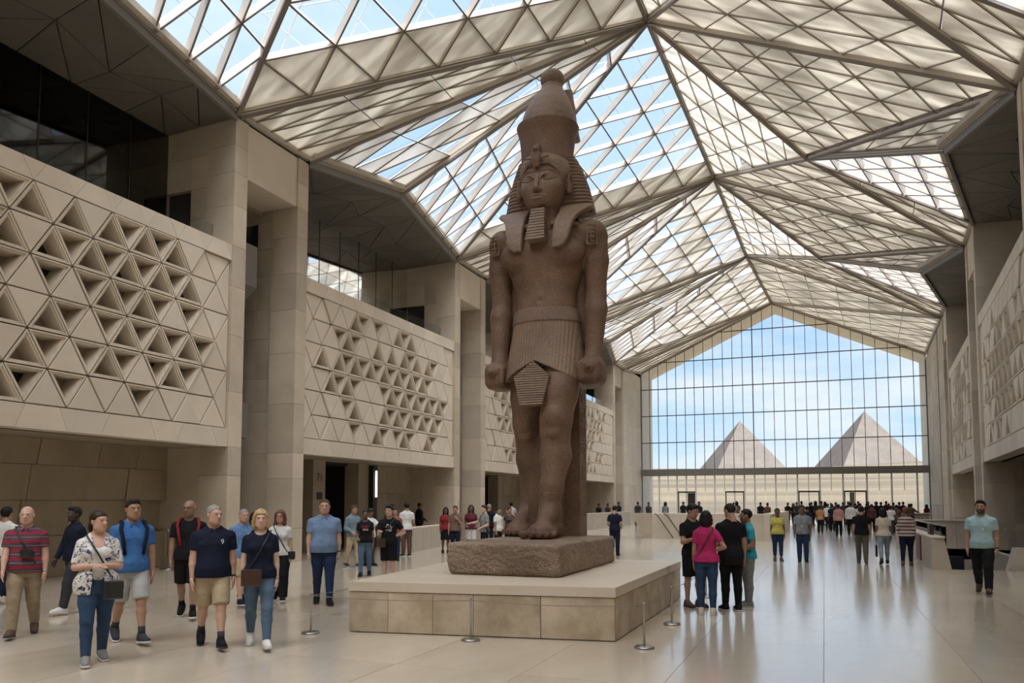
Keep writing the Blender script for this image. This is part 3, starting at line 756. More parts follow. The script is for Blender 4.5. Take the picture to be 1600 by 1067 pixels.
    def mesh(s):
        F = s.F.copy()
        F[0] = F[-1] = 1; F[:, 0] = F[:, -1] = 1; F[:, :, 0] = F[:, :, -1] = 1
        F[F == 0] = 1e-6
        Sg = F < 0
        c = np.zeros(np.array(F.shape) - 1, np.int8)
        for dx in (0, 1):
            for dy in (0, 1):
                for dz in (0, 1): c += Sg[dx:F.shape[0] - 1 + dx, dy:F.shape[1] - 1 + dy, dz:F.shape[2] - 1 + dz]
        act = (c > 0) & (c < 8); cells = np.argwhere(act)
        if not len(cells): return np.zeros((0, 3)), np.zeros((0, 4), int)
        idx = np.full(act.shape, -1, np.int32); idx[act] = np.arange(len(cells))
        pos = np.zeros((len(cells), 3), np.float32); cnt = np.zeros(len(cells), np.float32)
        corner = [(i, j, l) for i in (0, 1) for j in (0, 1) for l in (0, 1)]
        fv = {o: F[cells[:, 0] + o[0], cells[:, 1] + o[1], cells[:, 2] + o[2]] for o in corner}
        for a in corner:
            for ax in range(3):
                if a[ax]: continue
                b = list(a); b[ax] = 1; b = tuple(b); fa, fb = fv[a], fv[b]; m = (fa < 0) != (fb < 0)
                t = np.where(m, fa / np.where(m, fa - fb, 1), 0)
                for q in range(3): pos[:, q] += np.where(m, a[q] + (t if q == ax else 0), 0)
                cnt += m
        v = s.lo + s.vox * (cells + pos / cnt[:, None])
        quads = []
        for ax in range(3):
            sl0 = [slice(None)] * 3; sl1 = [slice(None)] * 3; sl0[ax] = slice(0, -1); sl1[ax] = slice(1, None)
            e = np.argwhere(Sg[tuple(sl0)] != Sg[tuple(sl1)]); flip = Sg[tuple(sl0)][e[:, 0], e[:, 1], e[:, 2]]
            o1, o2 = [(1, 2), (2, 0), (0, 1)][ax]
            ok = (e[:, o1] > 0) & (e[:, o2] > 0); e = e[ok]; flip = flip[ok]
            def at(d1, d2):
                q = e.copy(); q[:, o1] += d1; q[:, o2] += d2; return idx[q[:, 0], q[:, 1], q[:, 2]]
            Q = np.stack([at(-1, -1), at(0, -1), at(0, 0), at(-1, 0)], 1)
            Q[~flip] = Q[~flip][:, ::-1]; quads.append(Q)
        return v, np.concatenate(quads)
def vnoise(x, y, z, seed=0, n=32):
    T = np.random.RandomState(seed).rand(n, n, n).astype(np.float32)
    def sp(v): i = np.floor(v); f = (v - i).astype(np.float32); return i.astype(int) % n, (i.astype(int) + 1) % n, f * f * (3 - 2 * f)
    (x0, x1, fx), (y0, y1, fy), (z0, z1, fz) = sp(x), sp(y), sp(z)
    l = lambda a, b, t: a + (b - a) * t
    return l(l(l(T[x0, y0, z0], T[x1, y0, z0], fx), l(T[x0, y1, z0], T[x1, y1, z0], fx), fy), l(l(T[x0, y0, z1], T[x1, y0, z1], fx), l(T[x0, y1, z1], T[x1, y1, z1], fx), fy), fz)
def sculpt(name, vf, mat, parent, noise=None):
    v, f = vf
    me = mesh_data(name, np.asarray(v, np.float32), f, True); return put(name, me, mat, parent)
def join(parts):
    V, F, n = [], [], 0
    for v, f in parts:
        V.append(v); F.append(f + n); n += len(v)
    return np.concatenate(V), np.concatenate(F)

# ------------------------------------------------------------------ granite
def granite(name, c1, c2, pleat=None, glyph=None, bump=.35, rough=.55):
    m = stone(name, c1, c2, 1.1, rough, 0, 0, 60, .35, speck=(95, .52, 1.22))
    nt = m.node_tree; b = nt.nodes['Principled BSDF']; t = N(nt, 'ShaderNodeTexCoord')
    n2 = N(nt, 'ShaderNodeTexNoise'); n2.inputs['Scale'].default_value = 26; n2.inputs['Detail'].default_value = 5; L(nt, t.outputs['Object'], n2.inputs['Vector'])
    bp = N(nt, 'ShaderNodeBump'); bp.inputs['Strength'].default_value = bump; bp.inputs['Distance'].default_value = .02; L(nt, n2.outputs[0], bp.inputs['Height'])
    last = bp
    if pleat:
        wv = N(nt, 'ShaderNodeTexWave', wave_type='BANDS', bands_direction=pleat[0]); wv.inputs['Scale'].default_value = pleat[1]; wv.inputs['Distortion'].default_value = pleat[3] if len(pleat) > 3 else .3
        L(nt, t.outputs['Object'], wv.inputs['Vector'])
        b2 = N(nt, 'ShaderNodeBump'); b2.inputs['Strength'].default_value = pleat[2]; b2.inputs['Distance'].default_value = .03
        L(nt, wv.outputs[0], b2.inputs['Height']); L(nt, last.outputs[0], b2.inputs['Normal']); last = b2
    if glyph:
        vo = N(nt, 'ShaderNodeTexVoronoi', feature='DISTANCE_TO_EDGE'); vo.inputs['Scale'].default_value = glyph[0]; L(nt, t.outputs['Object'], vo.inputs['Vector'])
        rp = ramp(nt, vo.outputs[0], [(.02, (0, 0, 0)), (.10, (1, 1, 1))])
        b3 = N(nt, 'ShaderNodeBump'); b3.inputs['Strength'].default_value = glyph[1]; b3.inputs['Distance'].default_value = .04
        L(nt, rp.outputs[0], b3.inputs['Height']); L(nt, last.outputs[0], b3.inputs['Normal']); last = b3
    L(nt, last.outputs[0], b.inputs['Normal']); return m
G1, G2 = (.132, .074, .046), (.24, .148, .094)
granite('granite', G1, G2)
granite('granite_face', (.17, .104, .068), (.26, .168, .112), bump=.12, rough=.5)
granite('granite_light', (.205, .138, .092), (.31, .213, .146), bump=.2)
granite('granite_pleat', (.205, .136, .09), (.31, .212, .144), pleat=('X', 5.7, .28, .1))
granite('granite_stripe', (.168, .102, .066), (.265, .172, .114), pleat=('Z', 5.2, .8, .15), bump=.15)
granite('granite_glyph', G1, G2, glyph=(7.0, .8))
granite('granite_belt', (.19, .125, .09), (.28, .19, .14), glyph=(20.0, .5))
granite('granite_rough', (.20, .14, .095), (.38, .285, .205), bump=1.0, rough=.75)
M['granite_rough'].node_tree.nodes['Noise Texture.002'].inputs['Scale'].default_value = 15
for n_ in M['granite_rough'].node_tree.nodes:
    if n_.type == 'BUMP': n_.inputs['Distance'].default_value = .06

ST = empty('colossal_statue', (-4.4, 12.75, 1.12), math.radians(.5)); tag(ST, 'colossal red granite pharaoh statue with tall double crown, striding on a rough stone block', 'statue')
# --- body
B = SDF((-1.35, -1.45, -.02), (1.35, .95, 5.85), .021)
B.loft([(2.9, .62, .40, 0), (3.6, .55, .39, 0), (3.9, .53, .37, 0), (4.15, .53, .36, 0), (4.45, .62, .40, 0), (4.75, .72, .44, 0), (5.0, .80, .43, .02), (5.2, .86, .36, .04), (5.34, .72, .28, .05), (5.46, .30, .26, .03)], .06)
for sx in (-1, 1):
    B.ell((sx * .36, -.24, 4.82), (.40, .23, .27), .07)
    B.ell((sx * .80, .04, 5.16), (.27, .29, .26), .12)
    B.chain([(sx * .86, .05, 5.08), (sx * .88, .06, 4.7), (sx * .86, .08, 4.12), (sx * .87, .04, 3.85), (sx * .85, -.05, 3.1)], [.215, .205, .175, .19, .14], .05)
    B.cone((sx * .85, -.05, 3.1), (sx * .84, -.10, 2.9), .14, .17, .04)
    B.box((sx * .845, -.12, 2.76), (.20, .27, .235), .14, .04)
    B.cone((sx * .86, -.30, 2.80), (sx * .86, -.44, 2.80), .085, .085, .012, cut1=True)
    B.cone((sx * .86, -.42, 2.80), (sx * .86, -.465, 2.80), .05, .045, .01)
    B.cone((sx * .70, -.36, 2.86), (sx * .70, -.36, 2.64), .06, .055, .02)
    for q in range(3): B.cone((sx * 1.05, -.20 + q * .10, 2.92), (sx * 1.05, -.20 + q * .10, 2.58), .012, .012, .01, 's')
    B.ell((sx * .42, -.445, 4.74), (.03, .03, .03), .01)
    B.cone((sx * .22, -.34, 5.30), (sx * .62, -.26, 5.28), .05, .04, .08)
B.cone((0, .05, 5.1), (0, -.04, 5.8), .27, .27, .06)
B.ell((0, -.40, 4.0), (.05, .06, .06), .03, 's')
B.cone((0, -.46, 4.55), (0, -.40, 4.2), .02, .03, .08, 's')
B.box((0, .22, 4.1), (.80, .12, 1.15), .03, .05)            # stone left standing between arms and body
# left leg strides forward, right leg stays against the back pillar
B.chain([(.30, -.08, 3.0), (.31, -.30, 2.4), (.30, -.42, 1.95), (.27, -.38, 1.75), (.265, -.34, 1.35), (.23, -.45, .85), (.215, -.50, .45)], [.35, .315, .265, .245, .255, .185, .16], .07)
B.ell((.30, -.655, 1.98), (.13, .06, .17), .05); B.ell((.30, -.63, 1.72), (.11, .05, .09), .05)
B.chain([(-.34, .10, 3.0), (-.37, .10, 2.4), (-.40, .16, 1.95), (-.40, .24, 1.75), (-.41, .30, 1.35), (-.43, .36, .85), (-.44, .38, .45)], [.35, .31, .265, .25, .25, .18, .165], .07)
B.ell((-.40, -.08, 1.98), (.13, .06, .17), .05); B.ell((-.40, -.02, 1.72), (.11, .05, .09), .05)
FT = []
for (ax, ay, tx, ty) in ((.215, -.50, .18, -1.16), (-.44, .36, -.55, -.30)):
    dx, dy = tx - ax, ty - ay; l = math.hypot(dx, dy); dx, dy = dx / l, dy / l; px, py = -dy, dx
    pt = lambda f, s_, z: (ax + dx * f + px * s_, ay + dy * f + py * s_, z)
    Fo = SDF((ax - .6, ay - .95, -.02), (ax + .6, ay + .35, .75), .0125)
    Fo.cone((ax, ay, .75), (ax, ay, .42), .175, .165, .0)
    Fo.cone(pt(-.16, 0, .15), pt(.0, 0, .20), .16, .18, .06)
    Fo.cone(pt(.0, 0, .44), pt(.46, .03 if tx > 0 else -.03, .14), .175, .11, .09)
    Fo.cone(pt(.05, 0, .12), pt(.40, 0, .10), .17, .215, .06, sc=(1, 1, .75))
    for j, (o, ln, r) in enumerate(((.170, .72, .070), (.055, .72, .052), (-.045, .68, .049), (-.135, .63, .047), (-.215, .57, .044))):
        s_ = o if tx < 0 else -o
        Fo.cone(pt(.34, s_ * .95, .095), pt(ln - .06, s_ * 1.12, .07), r * .86, r * .95, .004)
        Fo.ell(pt(ln - .03, s_ * 1.07, .105), (r * .55, r * .55, .018), .006)
    Fo.clip(lambda x, y, z: -z + 0 * x + 0 * y)
    FT.append(Fo.mesh())
B.box((-.08, .36, 1.4), (.30, .28, 1.5), .03, .05)
B.clip(lambda x, y, z: -(z) + 0 * x + 0 * y)
v, f = join([B.mesh()] + FT); nz = (vnoise(v[:, 0] * 5, v[:, 1] * 5, v[:, 2] * 5, 1) - .5) * .012; v[:, 1] += nz; v[:, 0] += nz * .5
sculpt('body', (v, f), M['granite'], ST)
# --- head
H_ = SDF((-.62, -.72, 5.45), (.62, .6, 6.75), .0125)
H_.ell((0, .05, 6.25), (.42, .48, .45), .0).ell((0, -.13, 6.04), (.385, .36, .46), .08).ell((0, -.2, 5.83), (.30, .26, .24), .10).ell((0, -.42, 5.70), (.11, .09, .09), .08)
H_.cone((0, .02, 5.4), (0, -.02, 5.85), .27, .28, .06)
for sx in (-1, 1): H_.ell((sx * .21, -.33, 5.95), (.14, .12, .14), .09)
def face_y(x, z):
    i = int(round((x - H_.lo[0]) / H_.vox)); k = int(round((z - H_.lo[2]) / H_.vox)); c = H_.F[i, :, k]
    j = int(np.argmax(c < 0)); return float(H_.ax[1][j]) - H_.vox * float(c[j] / (c[j] - c[j - 1] + 1e-9)) * -1 * -1
FY = {}
def fy(x, z, o=0.0): return (x, FY.setdefault((round(x, 3), round(z, 3)), face_y(x, z)) + o, z)
for sx in (-1, 1):
    ex, ez = .185, 6.095
    up = [fy(sx * (ex + a_), ez + b_, -.012) for a_, b_ in ((-.125, -.012), (-.075, .032), (-.01, .050), (.06, .040), (.115, .008), (.19, -.002))]
    lo_ = [fy(sx * (ex + a_), ez + b_, -.006) for a_, b_ in ((-.125, -.012), (-.06, -.040), (.01, -.046), (.075, -.026), (.115, .004))]
    br = [fy(sx * a_, b_, -.006) for a_, b_ in ((.055, 6.205), (.12, 6.228), (.20, 6.236), (.28, 6.215), (.35, 6.165))]
    c0 = fy(sx * ex, ez)
    H_.ell((c0[0], c0[1] - .035, c0[2]), (.125, .075, .056), .03, 's', rz=sx * .25); H_.ell((c0[0], c0[1] + .048, c0[2]), (.118, .062, .052), .008, rz=sx * .25)
    H_.chain(up, [.011, .015, .017, .016, .013, .009], .012); H_.chain(lo_, [.008, .011, .012, .011, .009], .012); H_.chain(br, [.013, .017, .018, .016, .010], .018)
    H_.ell((sx * .050, -.508, 5.872), (.038, .046, .034), .025); H_.ell((sx * .028, -.555, 5.852), (.016, .02, .010), .008, 's')
    H_.ell((sx * .455, -.10, 6.06), (.055, .115, .185), .02, rz=sx * .6); H_.ell((sx * .50, -.15, 6.09), (.035, .06, .105), .02, 's', rz=sx * .6)
    H_.ell((sx * .46, -.12, 5.93), (.045, .055, .06), .02)
H_.cone((0, -.455, 6.17), (0, -.555, 5.89), .026, .044, .03)
lu = [fy(a_, b_, c_) for a_, b_, c_ in ((-.135, 5.768, .004), (-.07, 5.772, -.008), (-.025, 5.782, -.014), (0, 5.776, -.013), (.025, 5.782, -.014), (.07, 5.772, -.008), (.135, 5.768, .004))]
ll = [fy(a_, b_, c_) for a_, b_, c_ in ((-.115, 5.748, .006), (-.05, 5.722, -.010), (0, 5.716, -.015), (.05, 5.722, -.010), (.115, 5.748, .006))]
H_.chain(lu, [.010, .021, .025, .024, .025, .021, .010], .010); H_.chain(ll, [.010, .025, .030, .025, .010], .010)
H_.chain([(p_[0], p_[1] - .024, 5.750 + abs(p_[0]) * .10) for p_ in lu], [.006] * 7, .006, 's')
sculpt('head', H_.mesh(), M['granite_face'], ST)
# --- nemes headcloth
Q = SDF((-.95, -.72, 5.55), (.95, .72, 6.85), .0165)
Q.ell((0, .05, 6.32), (.475, .53, .44), .0)
Q.ell((0, -.45, 5.88), (.425, .62, .50), .02, 's')
Q.box((0, -.40, 5.7), (.60, .60, .42), .05, .02, 's')
Q.op(lambda x, y, z: np.maximum(np.maximum(np.sqrt((x / .445) ** 2 + ((y - .03) / .525) ** 2) * .445 - .445, np.abs(z - 6.36 - .10 * np.abs(x)) - .045), y + .0 * x), (-.5, -.6, 6.2), (.5, 0, 6.45), .01)
sculpt('headcloth_cap', Q.mesh(), M['granite_light'], ST)
Q = SDF((-.95, -.3, 5.5), (.95, .72, 6.75), .0165)
Q.loft([(5.58, .845, .17, .20), (5.75, .81, .20, .18), (6.05, .735, .22, .16), (6.35, .63, .24, .14), (6.56, .53, .28, .12), (6.64, .40, .26, .12)], .05, p=3.2)
sculpt('headcloth_wings', Q.mesh(), M['granite_stripe'], ST)
for sx in (-1, 1):
    Q = SDF((-.98, -.75, 4.75), (.98, .4, 5.72), .014)
    Q.loft([(4.83, .07, .055, -.50, sx * .35), (4.88, .115, .055, -.50, sx * .385), (4.98, .145, .055, -.495, sx * .41), (5.15, .155, .055, -.455, sx * .425), (5.30, .165, .06, -.385, sx * .44), (5.42, .185, .07, -.29, sx * .47), (5.52, .225, .09, -.18, sx * .525), (5.60, .285, .12, -.06, sx * .565), (5.68, .30, .14, .04, sx * .55)], 0, p=6)
    sculpt('lappet', Q.mesh(), M['granite_light'], ST)
# false beard in ridged tiers
bd = empty('beard', (0, 0, 0), 0, ST)
for i in range(11):
    t0, t1 = i / 11, (i + 1) / 11 - .018
    def sec(t, e=0):
        z = 5.57 - .60 * t; w = .115 + .055 * t + e; y0 = -.455 - .19 * t - e; y1 = -.33 - .03 * t
        return [(-w, y0, z), (w, y0, z), (w * .9, y1, z), (-w * .9, y1, z)]
    MB().hexa(sec(t1, .006) + sec(t0)).build('beard_tier', M['granite_light'], bd)
# cobra on the brow
U = SDF((-.25, -.75, 6.15), (.25, -.30, 6.72), .012)
U.loft([(6.25, .05, .03, -.53), (6.36, .075, .035, -.555), (6.46, .095, .035, -.555), (6.52, .06, .04, -.55)], .01, p=2.5)
U.ell((0, -.575, 6.545), (.05, .07, .045), .02); U.chain([(-.20, -.50, 6.43), (-.10, -.535, 6.40), (0, -.55, 6.42), (.10, -.535, 6.40), (.20, -.50, 6.43)], [.018] * 5, .01)
U.chain([(0, -.54, 6.5), (0, -.45, 6.66)], [.05, .04], .02)
sculpt('uraeus', U.mesh(), M['granite_face'], ST)
# double crown
K = SDF((-.7, -.6, 6.45), (.7, .85, 8.4), .02)
K.loft([(6.50, .455, .46, .06), (6.75, .465, .47, .07), (7.0, .495, .50, .08), (7.12, .535, .54, .09), (7.20, .56, .565, .10)], 0)
sculpt('red_crown', K.mesh(), M['granite_glyph_soft'] if 'granite_glyph_soft' in M else M['granite'], ST)
K = SDF((-.7, -.6, 7.1), (.7, 1.0, 8.4), .02)
K.loft([(7.12, .50, .50, .12), (7.36, .475, .475, .15), (7.52, .435, .435, .18), (7.72, .365, .365, .23), (7.90, .28, .28, .29), (8.03, .205, .205, .33), (8.11, .19, .19, .35)], .02)
K.ell((0, .37, 8.24), (.22, .22, .19), .03)
K.loft([(7.10, .46, .12, .56), (7.5, .38, .10, .62), (8.16, .28, .07, .68)], .02, p=4)
sculpt('white_crown', K.mesh(), M['granite_light'], ST)
# kilt, belt, apron
KL = SDF((-.85, -.8, 2.15), (.85, .6, 3.95), .018)
KL.loft([(2.2, .72, .63, -.08), (2.6, .72, .60, -.07), (3.0, .69, .52, -.03), (3.4, .625, .455, 0), (3.75, .575, .42, 0)], 0)
KL.clip(lambda x, y, z: (2.93 - .47 * np.abs(x + .03)) - z + .0 * y)
sculpt('kilt', KL.mesh(), M['granite_pleat'], ST)
KL = SDF((-.75, -.6, 3.5), (.75, .6, 4.0), .018)
KL.loft([(3.63, .61, .45, 0), (3.74, .60, .44, 0), (3.88, .565, .415, 0)], 0)
sculpt('belt', KL.mesh(), M['granite_belt'], ST)
ap = empty('apron', (0, 0, 0), 0, ST)
def ap_x(z):
    if z > 2.66: t = (2.93 - z) / .27; return -.05 - .32 * t, -.05 + .30 * t
    t = (2.66 - z) / .49; return -.37 + .14 * t, .25 - .09 * t
ns = 19
for i in range(ns):
    z1 = 2.93 - .76 * i / ns; z0 = 2.93 - .76 * (i + 1) / ns + .010
    a, b = ap_x(z1), ap_x(z0); y = lambda z: -.585 - .20 * (2.93 - z)
    MB().hexa([(b[0], y(z0), z0), (b[1], y(z0), z0), (b[1], -.40, z0), (b[0], -.40, z0), (a[0], y(z1) + .0, z1), (a[1], y(z1), z1), (a[1], -.40, z1), (a[0], -.40, z1)]).build('apron_pleat', M['granite_light'], ap)
# back pillar with carved signs, shoulder cartouches
MB().box(-.49, .49, .30, .74, 0, 6.2).build('back_pillar', M['granite'], ST)
gr = random.Random(4)
gm = MB()
for r_ in range(16):
    z = .35 + r_ * .33
    for c in range(3):
        y = .335 + c * .135; k_ = gr.choice('abcd')
        if k_ == 'a': gm.box(.488, .502, y, y + .10, z, z + .025); gm.box(.488, .502, y, y + .025, z, z + .2)
        elif k_ == 'b': gm.box(.488, .502, y + .04, y + .06, z, z + .25); gm.box(.488, .502, y, y + .11, z + .16, z + .185)
        elif k_ == 'c': gm.box(.488, .502, y, y + .10, z + .22, z + .24); gm.box(.488, .502, y, y + .10, z + .08, z + .10); gm.box(.488, .502, y, y + .02, z + .08, z + .24)
        else: gm.box(.488, .502, y + .01, y + .09, z + .02, z + .09); gm.box(.488, .502, y + .03, y + .055, z + .09, z + .26)
    if r_ % 4 == 3: gm.box(.488, .50, .31, .73, z + .275, z + .295)
gm.build('carved_signs', M['granite_light'], ST)
for sx in (-1, 1):
    cm = MB(); cx = sx * .93; zt = 5.30
    def shp(u, z):   # point on the shoulder front
        return (sx * (.88 + u * 1.25), -.262 + .12 * max(0, z - 5.08) + .25 * max(0, 5.05 - z) + max(0, u) * .7, z)
    out = [(-.06, 4.92), (-.06, 5.24), (.06, 5.24), (.06, 4.92), (-.06, 4.92)]
    cm.tube([shp(*p) for p in out], .016, 6)
    for r_ in range(4):
        z = 4.96 + r_ * .07
        cm.tube([shp(-.035, z), shp(.035, z + gr.uniform(-.01, .02))], .015, 5); cm.tube([shp(gr.uniform(-.03, .03), z), shp(gr.uniform(-.03, .03), z + .045)], .014, 5)
    cm.build('cartouche', M['granite_light'], ST)
# rough block under the feet (local y from -2.32 to .85)
BK = SDF((-1.0, -2.6, -.56), (1.2, 1.1, .08), .026)
BK.box((.10, -.74, -.231), (.86, 1.58, .231), .05, 0)
v, f = BK.mesh()
side = np.clip((np.maximum(np.abs(v[:, 0] - .10) - .70, np.abs(v[:, 1] + .74) - 1.42)) / .14, 0, 1)
nn = vnoise(v[:, 0] * 4, v[:, 1] * 4, v[:, 2] * 4, 2) * .6 + vnoise(v[:, 0] * 11, v[:, 1] * 11, v[:, 2] * 11, 3) * .4 - .5
v[:, 0] -= np.sign(v[:, 0] - .1) * nn * .055 * side * (np.abs(v[:, 0] - .1) > .8); v[:, 1] -= np.sign(v[:, 1] + .74) * nn * .055 * side * (np.abs(v[:, 1] + .74) > 1.5)
v[:, 2] -= np.maximum(nn, 0) * .03 * side * (v[:, 2] > -.05)
sculpt('base_block', (v, f), M['granite_rough'], ST)

# ------------------------------------------------------------------ plinth
PC = [(-5.87, 8.99), (-2.42, 9.54), (-2.42, 14.25), (-6.35, 14.25)]
pl = empty('plinth', (-4.2, 11.8, 0)); tag(pl, 'low limestone plinth of big slabs carrying the granite statue', 'plinth')
def plput(m, name, mat): o = m.build(name, M[mat], pl); o.location = (4.2, -11.8, 0); return o
def lerp2(a, b, t): return (a[0] + (b[0] - a[0]) * t, a[1] + (b[1] - a[1]) * t)
cx_, cy_ = -4.2, 11.8
def insetp(p, d): 
    v_ = Vector((cx_ - p[0], cy_ - p[1])); v_.normalize(); return (p[0] + v_.x * d, p[1] + v_.y * d)
IN = [insetp(p, .12) for p in PC]
plput(MB().prism([(*p, 0) for p in [insetp(p, .11) for p in PC]], (0, 0, .53)), 'core', 'joint_dark')
plput(MB().prism([(*insetp(p, -.015), .535) for p in PC], (0, 0, .12)), 'top_slab', 'plinth_top_stone')
for (a, b, ia, ib, cuts) in ((0, 1, 0, 1, [0, .155, .33, .485, .735, 1]), (1, 2, 1, 2, [0, .22, .45, .62, .83, 1]), (2, 3, 2, 3, [0, .3, .6, 1]), (3, 0, 3, 0, [0, .25, .5, .75, 1])):
    for c0, c1 in zip(cuts, cuts[1:]):
        e = .0012
        p = [lerp2(PC[a], PC[b], c0 + e), lerp2(PC[a], PC[b], c1 - e), lerp2(IN[a], IN[b], c1 - e), lerp2(IN[a], IN[b], c0 + e)]
        plput(MB().prism([(*q, .012) for q in p], (0, 0, .515)), 'facing_slab', 'plinth_stone')
# ------------------------------------------------------------------ low rope barrier
spots = [(-6.25, 8.68), (-4.1, 8.97), (-2.0, 9.25), (-2.02, 11.16), (-2.02, 14.6)]
slab = ['slim steel barrier post nearest the walking man in light blue', 'slim steel barrier post in front of the middle of the plinth',
        'slim steel barrier post before the near right corner of the plinth', 'slim steel barrier post beside the plinth flank, next to the group of four',
        'slim steel barrier post at the far end of the plinth, behind the group of four']
for (x, y), lb in zip(spots, slab):
    t = empty('barrier_post', (x, y, 0)); tag(t, lb, 'barrier post', 'low barrier posts around the plinth')
    MB().lathe([(.118, 0), (.118, .018), (.105, .028), (.02, .034)], 28).build('foot_plate', M['steel'], t, True)
    MB().lathe([(.0135, .03), (.0135, .50), (.016, .505), (.016, .525), (.006, .532)], 14).build('post', M['steel'], t, True)
def wire(a, b, lb, sag=.03):
    pts = [Vector((a[0], a[1], .49)).lerp(Vector((b[0], b[1], .49)), i / 10) - Vector((0, 0, sag * math.sin(PI * i / 10))) for i in range(11)]
    o = MB().tube(pts, .0045, 5).build('safety_rope', M['grey_metal'], None, True); tag(o, lb, 'rope', 'cords of the low barrier')
wire(spots[0], spots[1], 'thin barrier cord across the front of the plinth, on the striding-man side')
wire(spots[1], spots[2], 'thin barrier cord across the front of the plinth, near its corner')
wire(spots[2], spots[3], 'thin barrier cord along the near half of the plinth flank')
wire(spots[3], spots[4], 'thin barrier cord along the far half of the plinth flank')
wire(spots[0], (-6.55, 13.9), 'thin barrier cord running back along the hidden flank of the plinth')

# ------------------------------------------------------------------ parapets, desk and fittings
def wallpiece(name, pts, z0, z1, mat, label, cat, cap=True):
    o = empty(name, (pts[0][0], pts[0][1], 0)); tag(o, label, cat)
    def pp(m, nm, mt): q = m.build(nm, M[mt], o); q.location = (-pts[0][0], -pts[0][1], 0)
    return o, pp
def thick(a, b, t):
    d = Vector((b[0] - a[0], b[1] - a[1], 0)).normalized(); n = Vector((-d.y, d.x, 0)) * t
    return [(a[0], a[1]), (b[0], b[1]), (b[0] + n.x, b[1] + n.y), (a[0] + n.x, a[1] + n.y)]
o, pp = wallpiece('parapet', [(-12.95, 22.9)], 0, .83, 'parapet_stone', 'low stone parapet under the two black armchairs, behind the man with a cap', 'parapet')
A, Bq = (-12.95, 22.9), (-13.95, 28.3)
for i in range(5):
    a, b = lerp2(A, Bq, i / 5 + .002), lerp2(A, Bq, (i + 1) / 5 - .002)
    pp(MB().prism([(*q, 0) for q in thick(a, b, .3)], (0, 0, .80)), 'facing_slab', 'parapet_stone')
pp(MB().prism([(*q, .80) for q in thick(A, Bq, .32)], (0, 0, .04)), 'coping', 'tile_stone')
o, pp = wallpiece('parapet', [(-13.5, 33)], 0, .9, 'parapet_stone', 'long low stone parapet along the wall beyond the statue', 'parapet')
for i in range(9):
    y0 = 31 + i * 3.0
    pp(MB().box(-13.75, -13.45, y0 + .01, y0 + 2.99, 0, .98), 'facing_slab', 'parapet_stone')
pp(MB().box(-13.77, -13.43, 31, 58, .98, 1.03), 'coping', 'tile_stone')
# ramp parapet in the middle of the hall
o, pp = wallpiece('ramp_parapet', [(-8.0, 37.2)], 0, 1.2, 'parapet_stone', 'long stone ramp parapet with a slanted end and two handrails, behind the group of four', 'parapet')
FL, FR, RRb = (-8.05, 37.25), (-2.15, 36.35), (-1.95, 49.0)
m = MB(); m.hexa([(-8.05, 37.25, 0), (-7.6, 37.18, 0), (-7.4, 38.2, 0), (-7.8, 38.3, 0), (-8.75, 37.95, 1.18), (-7.6, 37.18, 1.18), (-7.4, 38.2, 1.18), (-8.6, 38.6, 1.18)]); pp(m, 'slanted_end', 'recess_stone')
for i in range(4):
    a, b = lerp2((-7.6, 37.18), FR, i / 4 + .001), lerp2((-7.6, 37.18), FR, (i + 1) / 4 - .001)
    pp(MB().prism([(*q, 0) for q in thick(a, b, .35)], (0, 0, 1.15)), 'facing_slab', 'parapet_stone')
for i in range(4):
    a, b = lerp2(FR, RRb, i / 4 + .001), lerp2(FR, RRb, (i + 1) / 4 - .001)
    pp(MB().prism([(*q, 0) for q in thick(a, b, .35)], (0, 0, 1.15)), 'facing_slab', 'parapet_stone')
pp(MB().prism([(*q, 1.15) for q in thick((-7.6, 37.17), (-2.13, 36.33), .4)], (0, 0, .05)), 'coping', 'tile_stone')
pp(MB().prism([(*q, 1.15) for q in thick((-2.13, 36.72), RRb, .4)], (0, 0, .05)), 'coping', 'tile_stone')
for k_ in (0, 1):
    x = -7.28 + k_ * .45
    pp(MB().tube([(x - .15, 37.02, 1.18), (x, 36.96, 1.08), (x + .72, 36.84, .06)], .022, 8), 'handrail', 'dark_metal')
# stair parapet beside the void
o, pp = wallpiece('stair_parapet', [(2.5, 22.65)], 0, .8, 'parapet_stone', 'stone stair parapet with slanted end and dark red panel beside the stairwell', 'parapet')
m = MB(); m.hexa([(2.5, 22.65, 0), (2.95, 22.7, 0), (2.95, 24.8, 0), (2.5, 24.8, 0), (2.5, 22.65, .80), (2.80, 22.7, .80), (2.80, 24.8, .80), (2.5, 24.8, .80)]); pp(m, 'slanted_end', 'parapet_stone')
pp(MB().box(2.5, 2.8, 24.82, 33.5, 0, .80), 'facing_slab', 'parapet_stone')
pp(MB().box(2.48, 2.82, 22.64, 33.5, .80, .83), 'coping', 'tile_stone')
plain('oxblood', (.10, .022, .02), .5)
pp(MB().box(2.47, 2.5, 24.95, 26.0, .08, .76), 'red_panel', 'oxblood')
pp(MB().box(2.84, 2.86, 22.8, 33.5, .0, 1.08), 'glass_panel', 'clear_glass')
pp(MB().box(2.82, 2.88, 22.8, 33.5, 1.08, 1.11), 'top_rail', 'steel')
tag(MB().box(2.62, 2.72, 24.0, 24.5, .833, 1.12).build('information_screen', M['dark_metal']), 'small dark screen standing on the stair parapet coping', 'screen')
o, pp = wallpiece('stairwell_parapet', [(3, 33.7)], 0, 1, 'parapet_stone', 'wide stone parapet across the far end of the stairwell', 'parapet')
for i in range(3): pp(MB().box(2.97 + i * .8 + .005, 2.97 + (i + 1) * .8 - .005, 33.72, 34.1, -.02, 1.0), 'facing_slab', 'parapet_stone')
pp(MB().box(2.95, 5.4, 33.70, 34.12, 1.0, 1.05), 'coping', 'tile_stone')
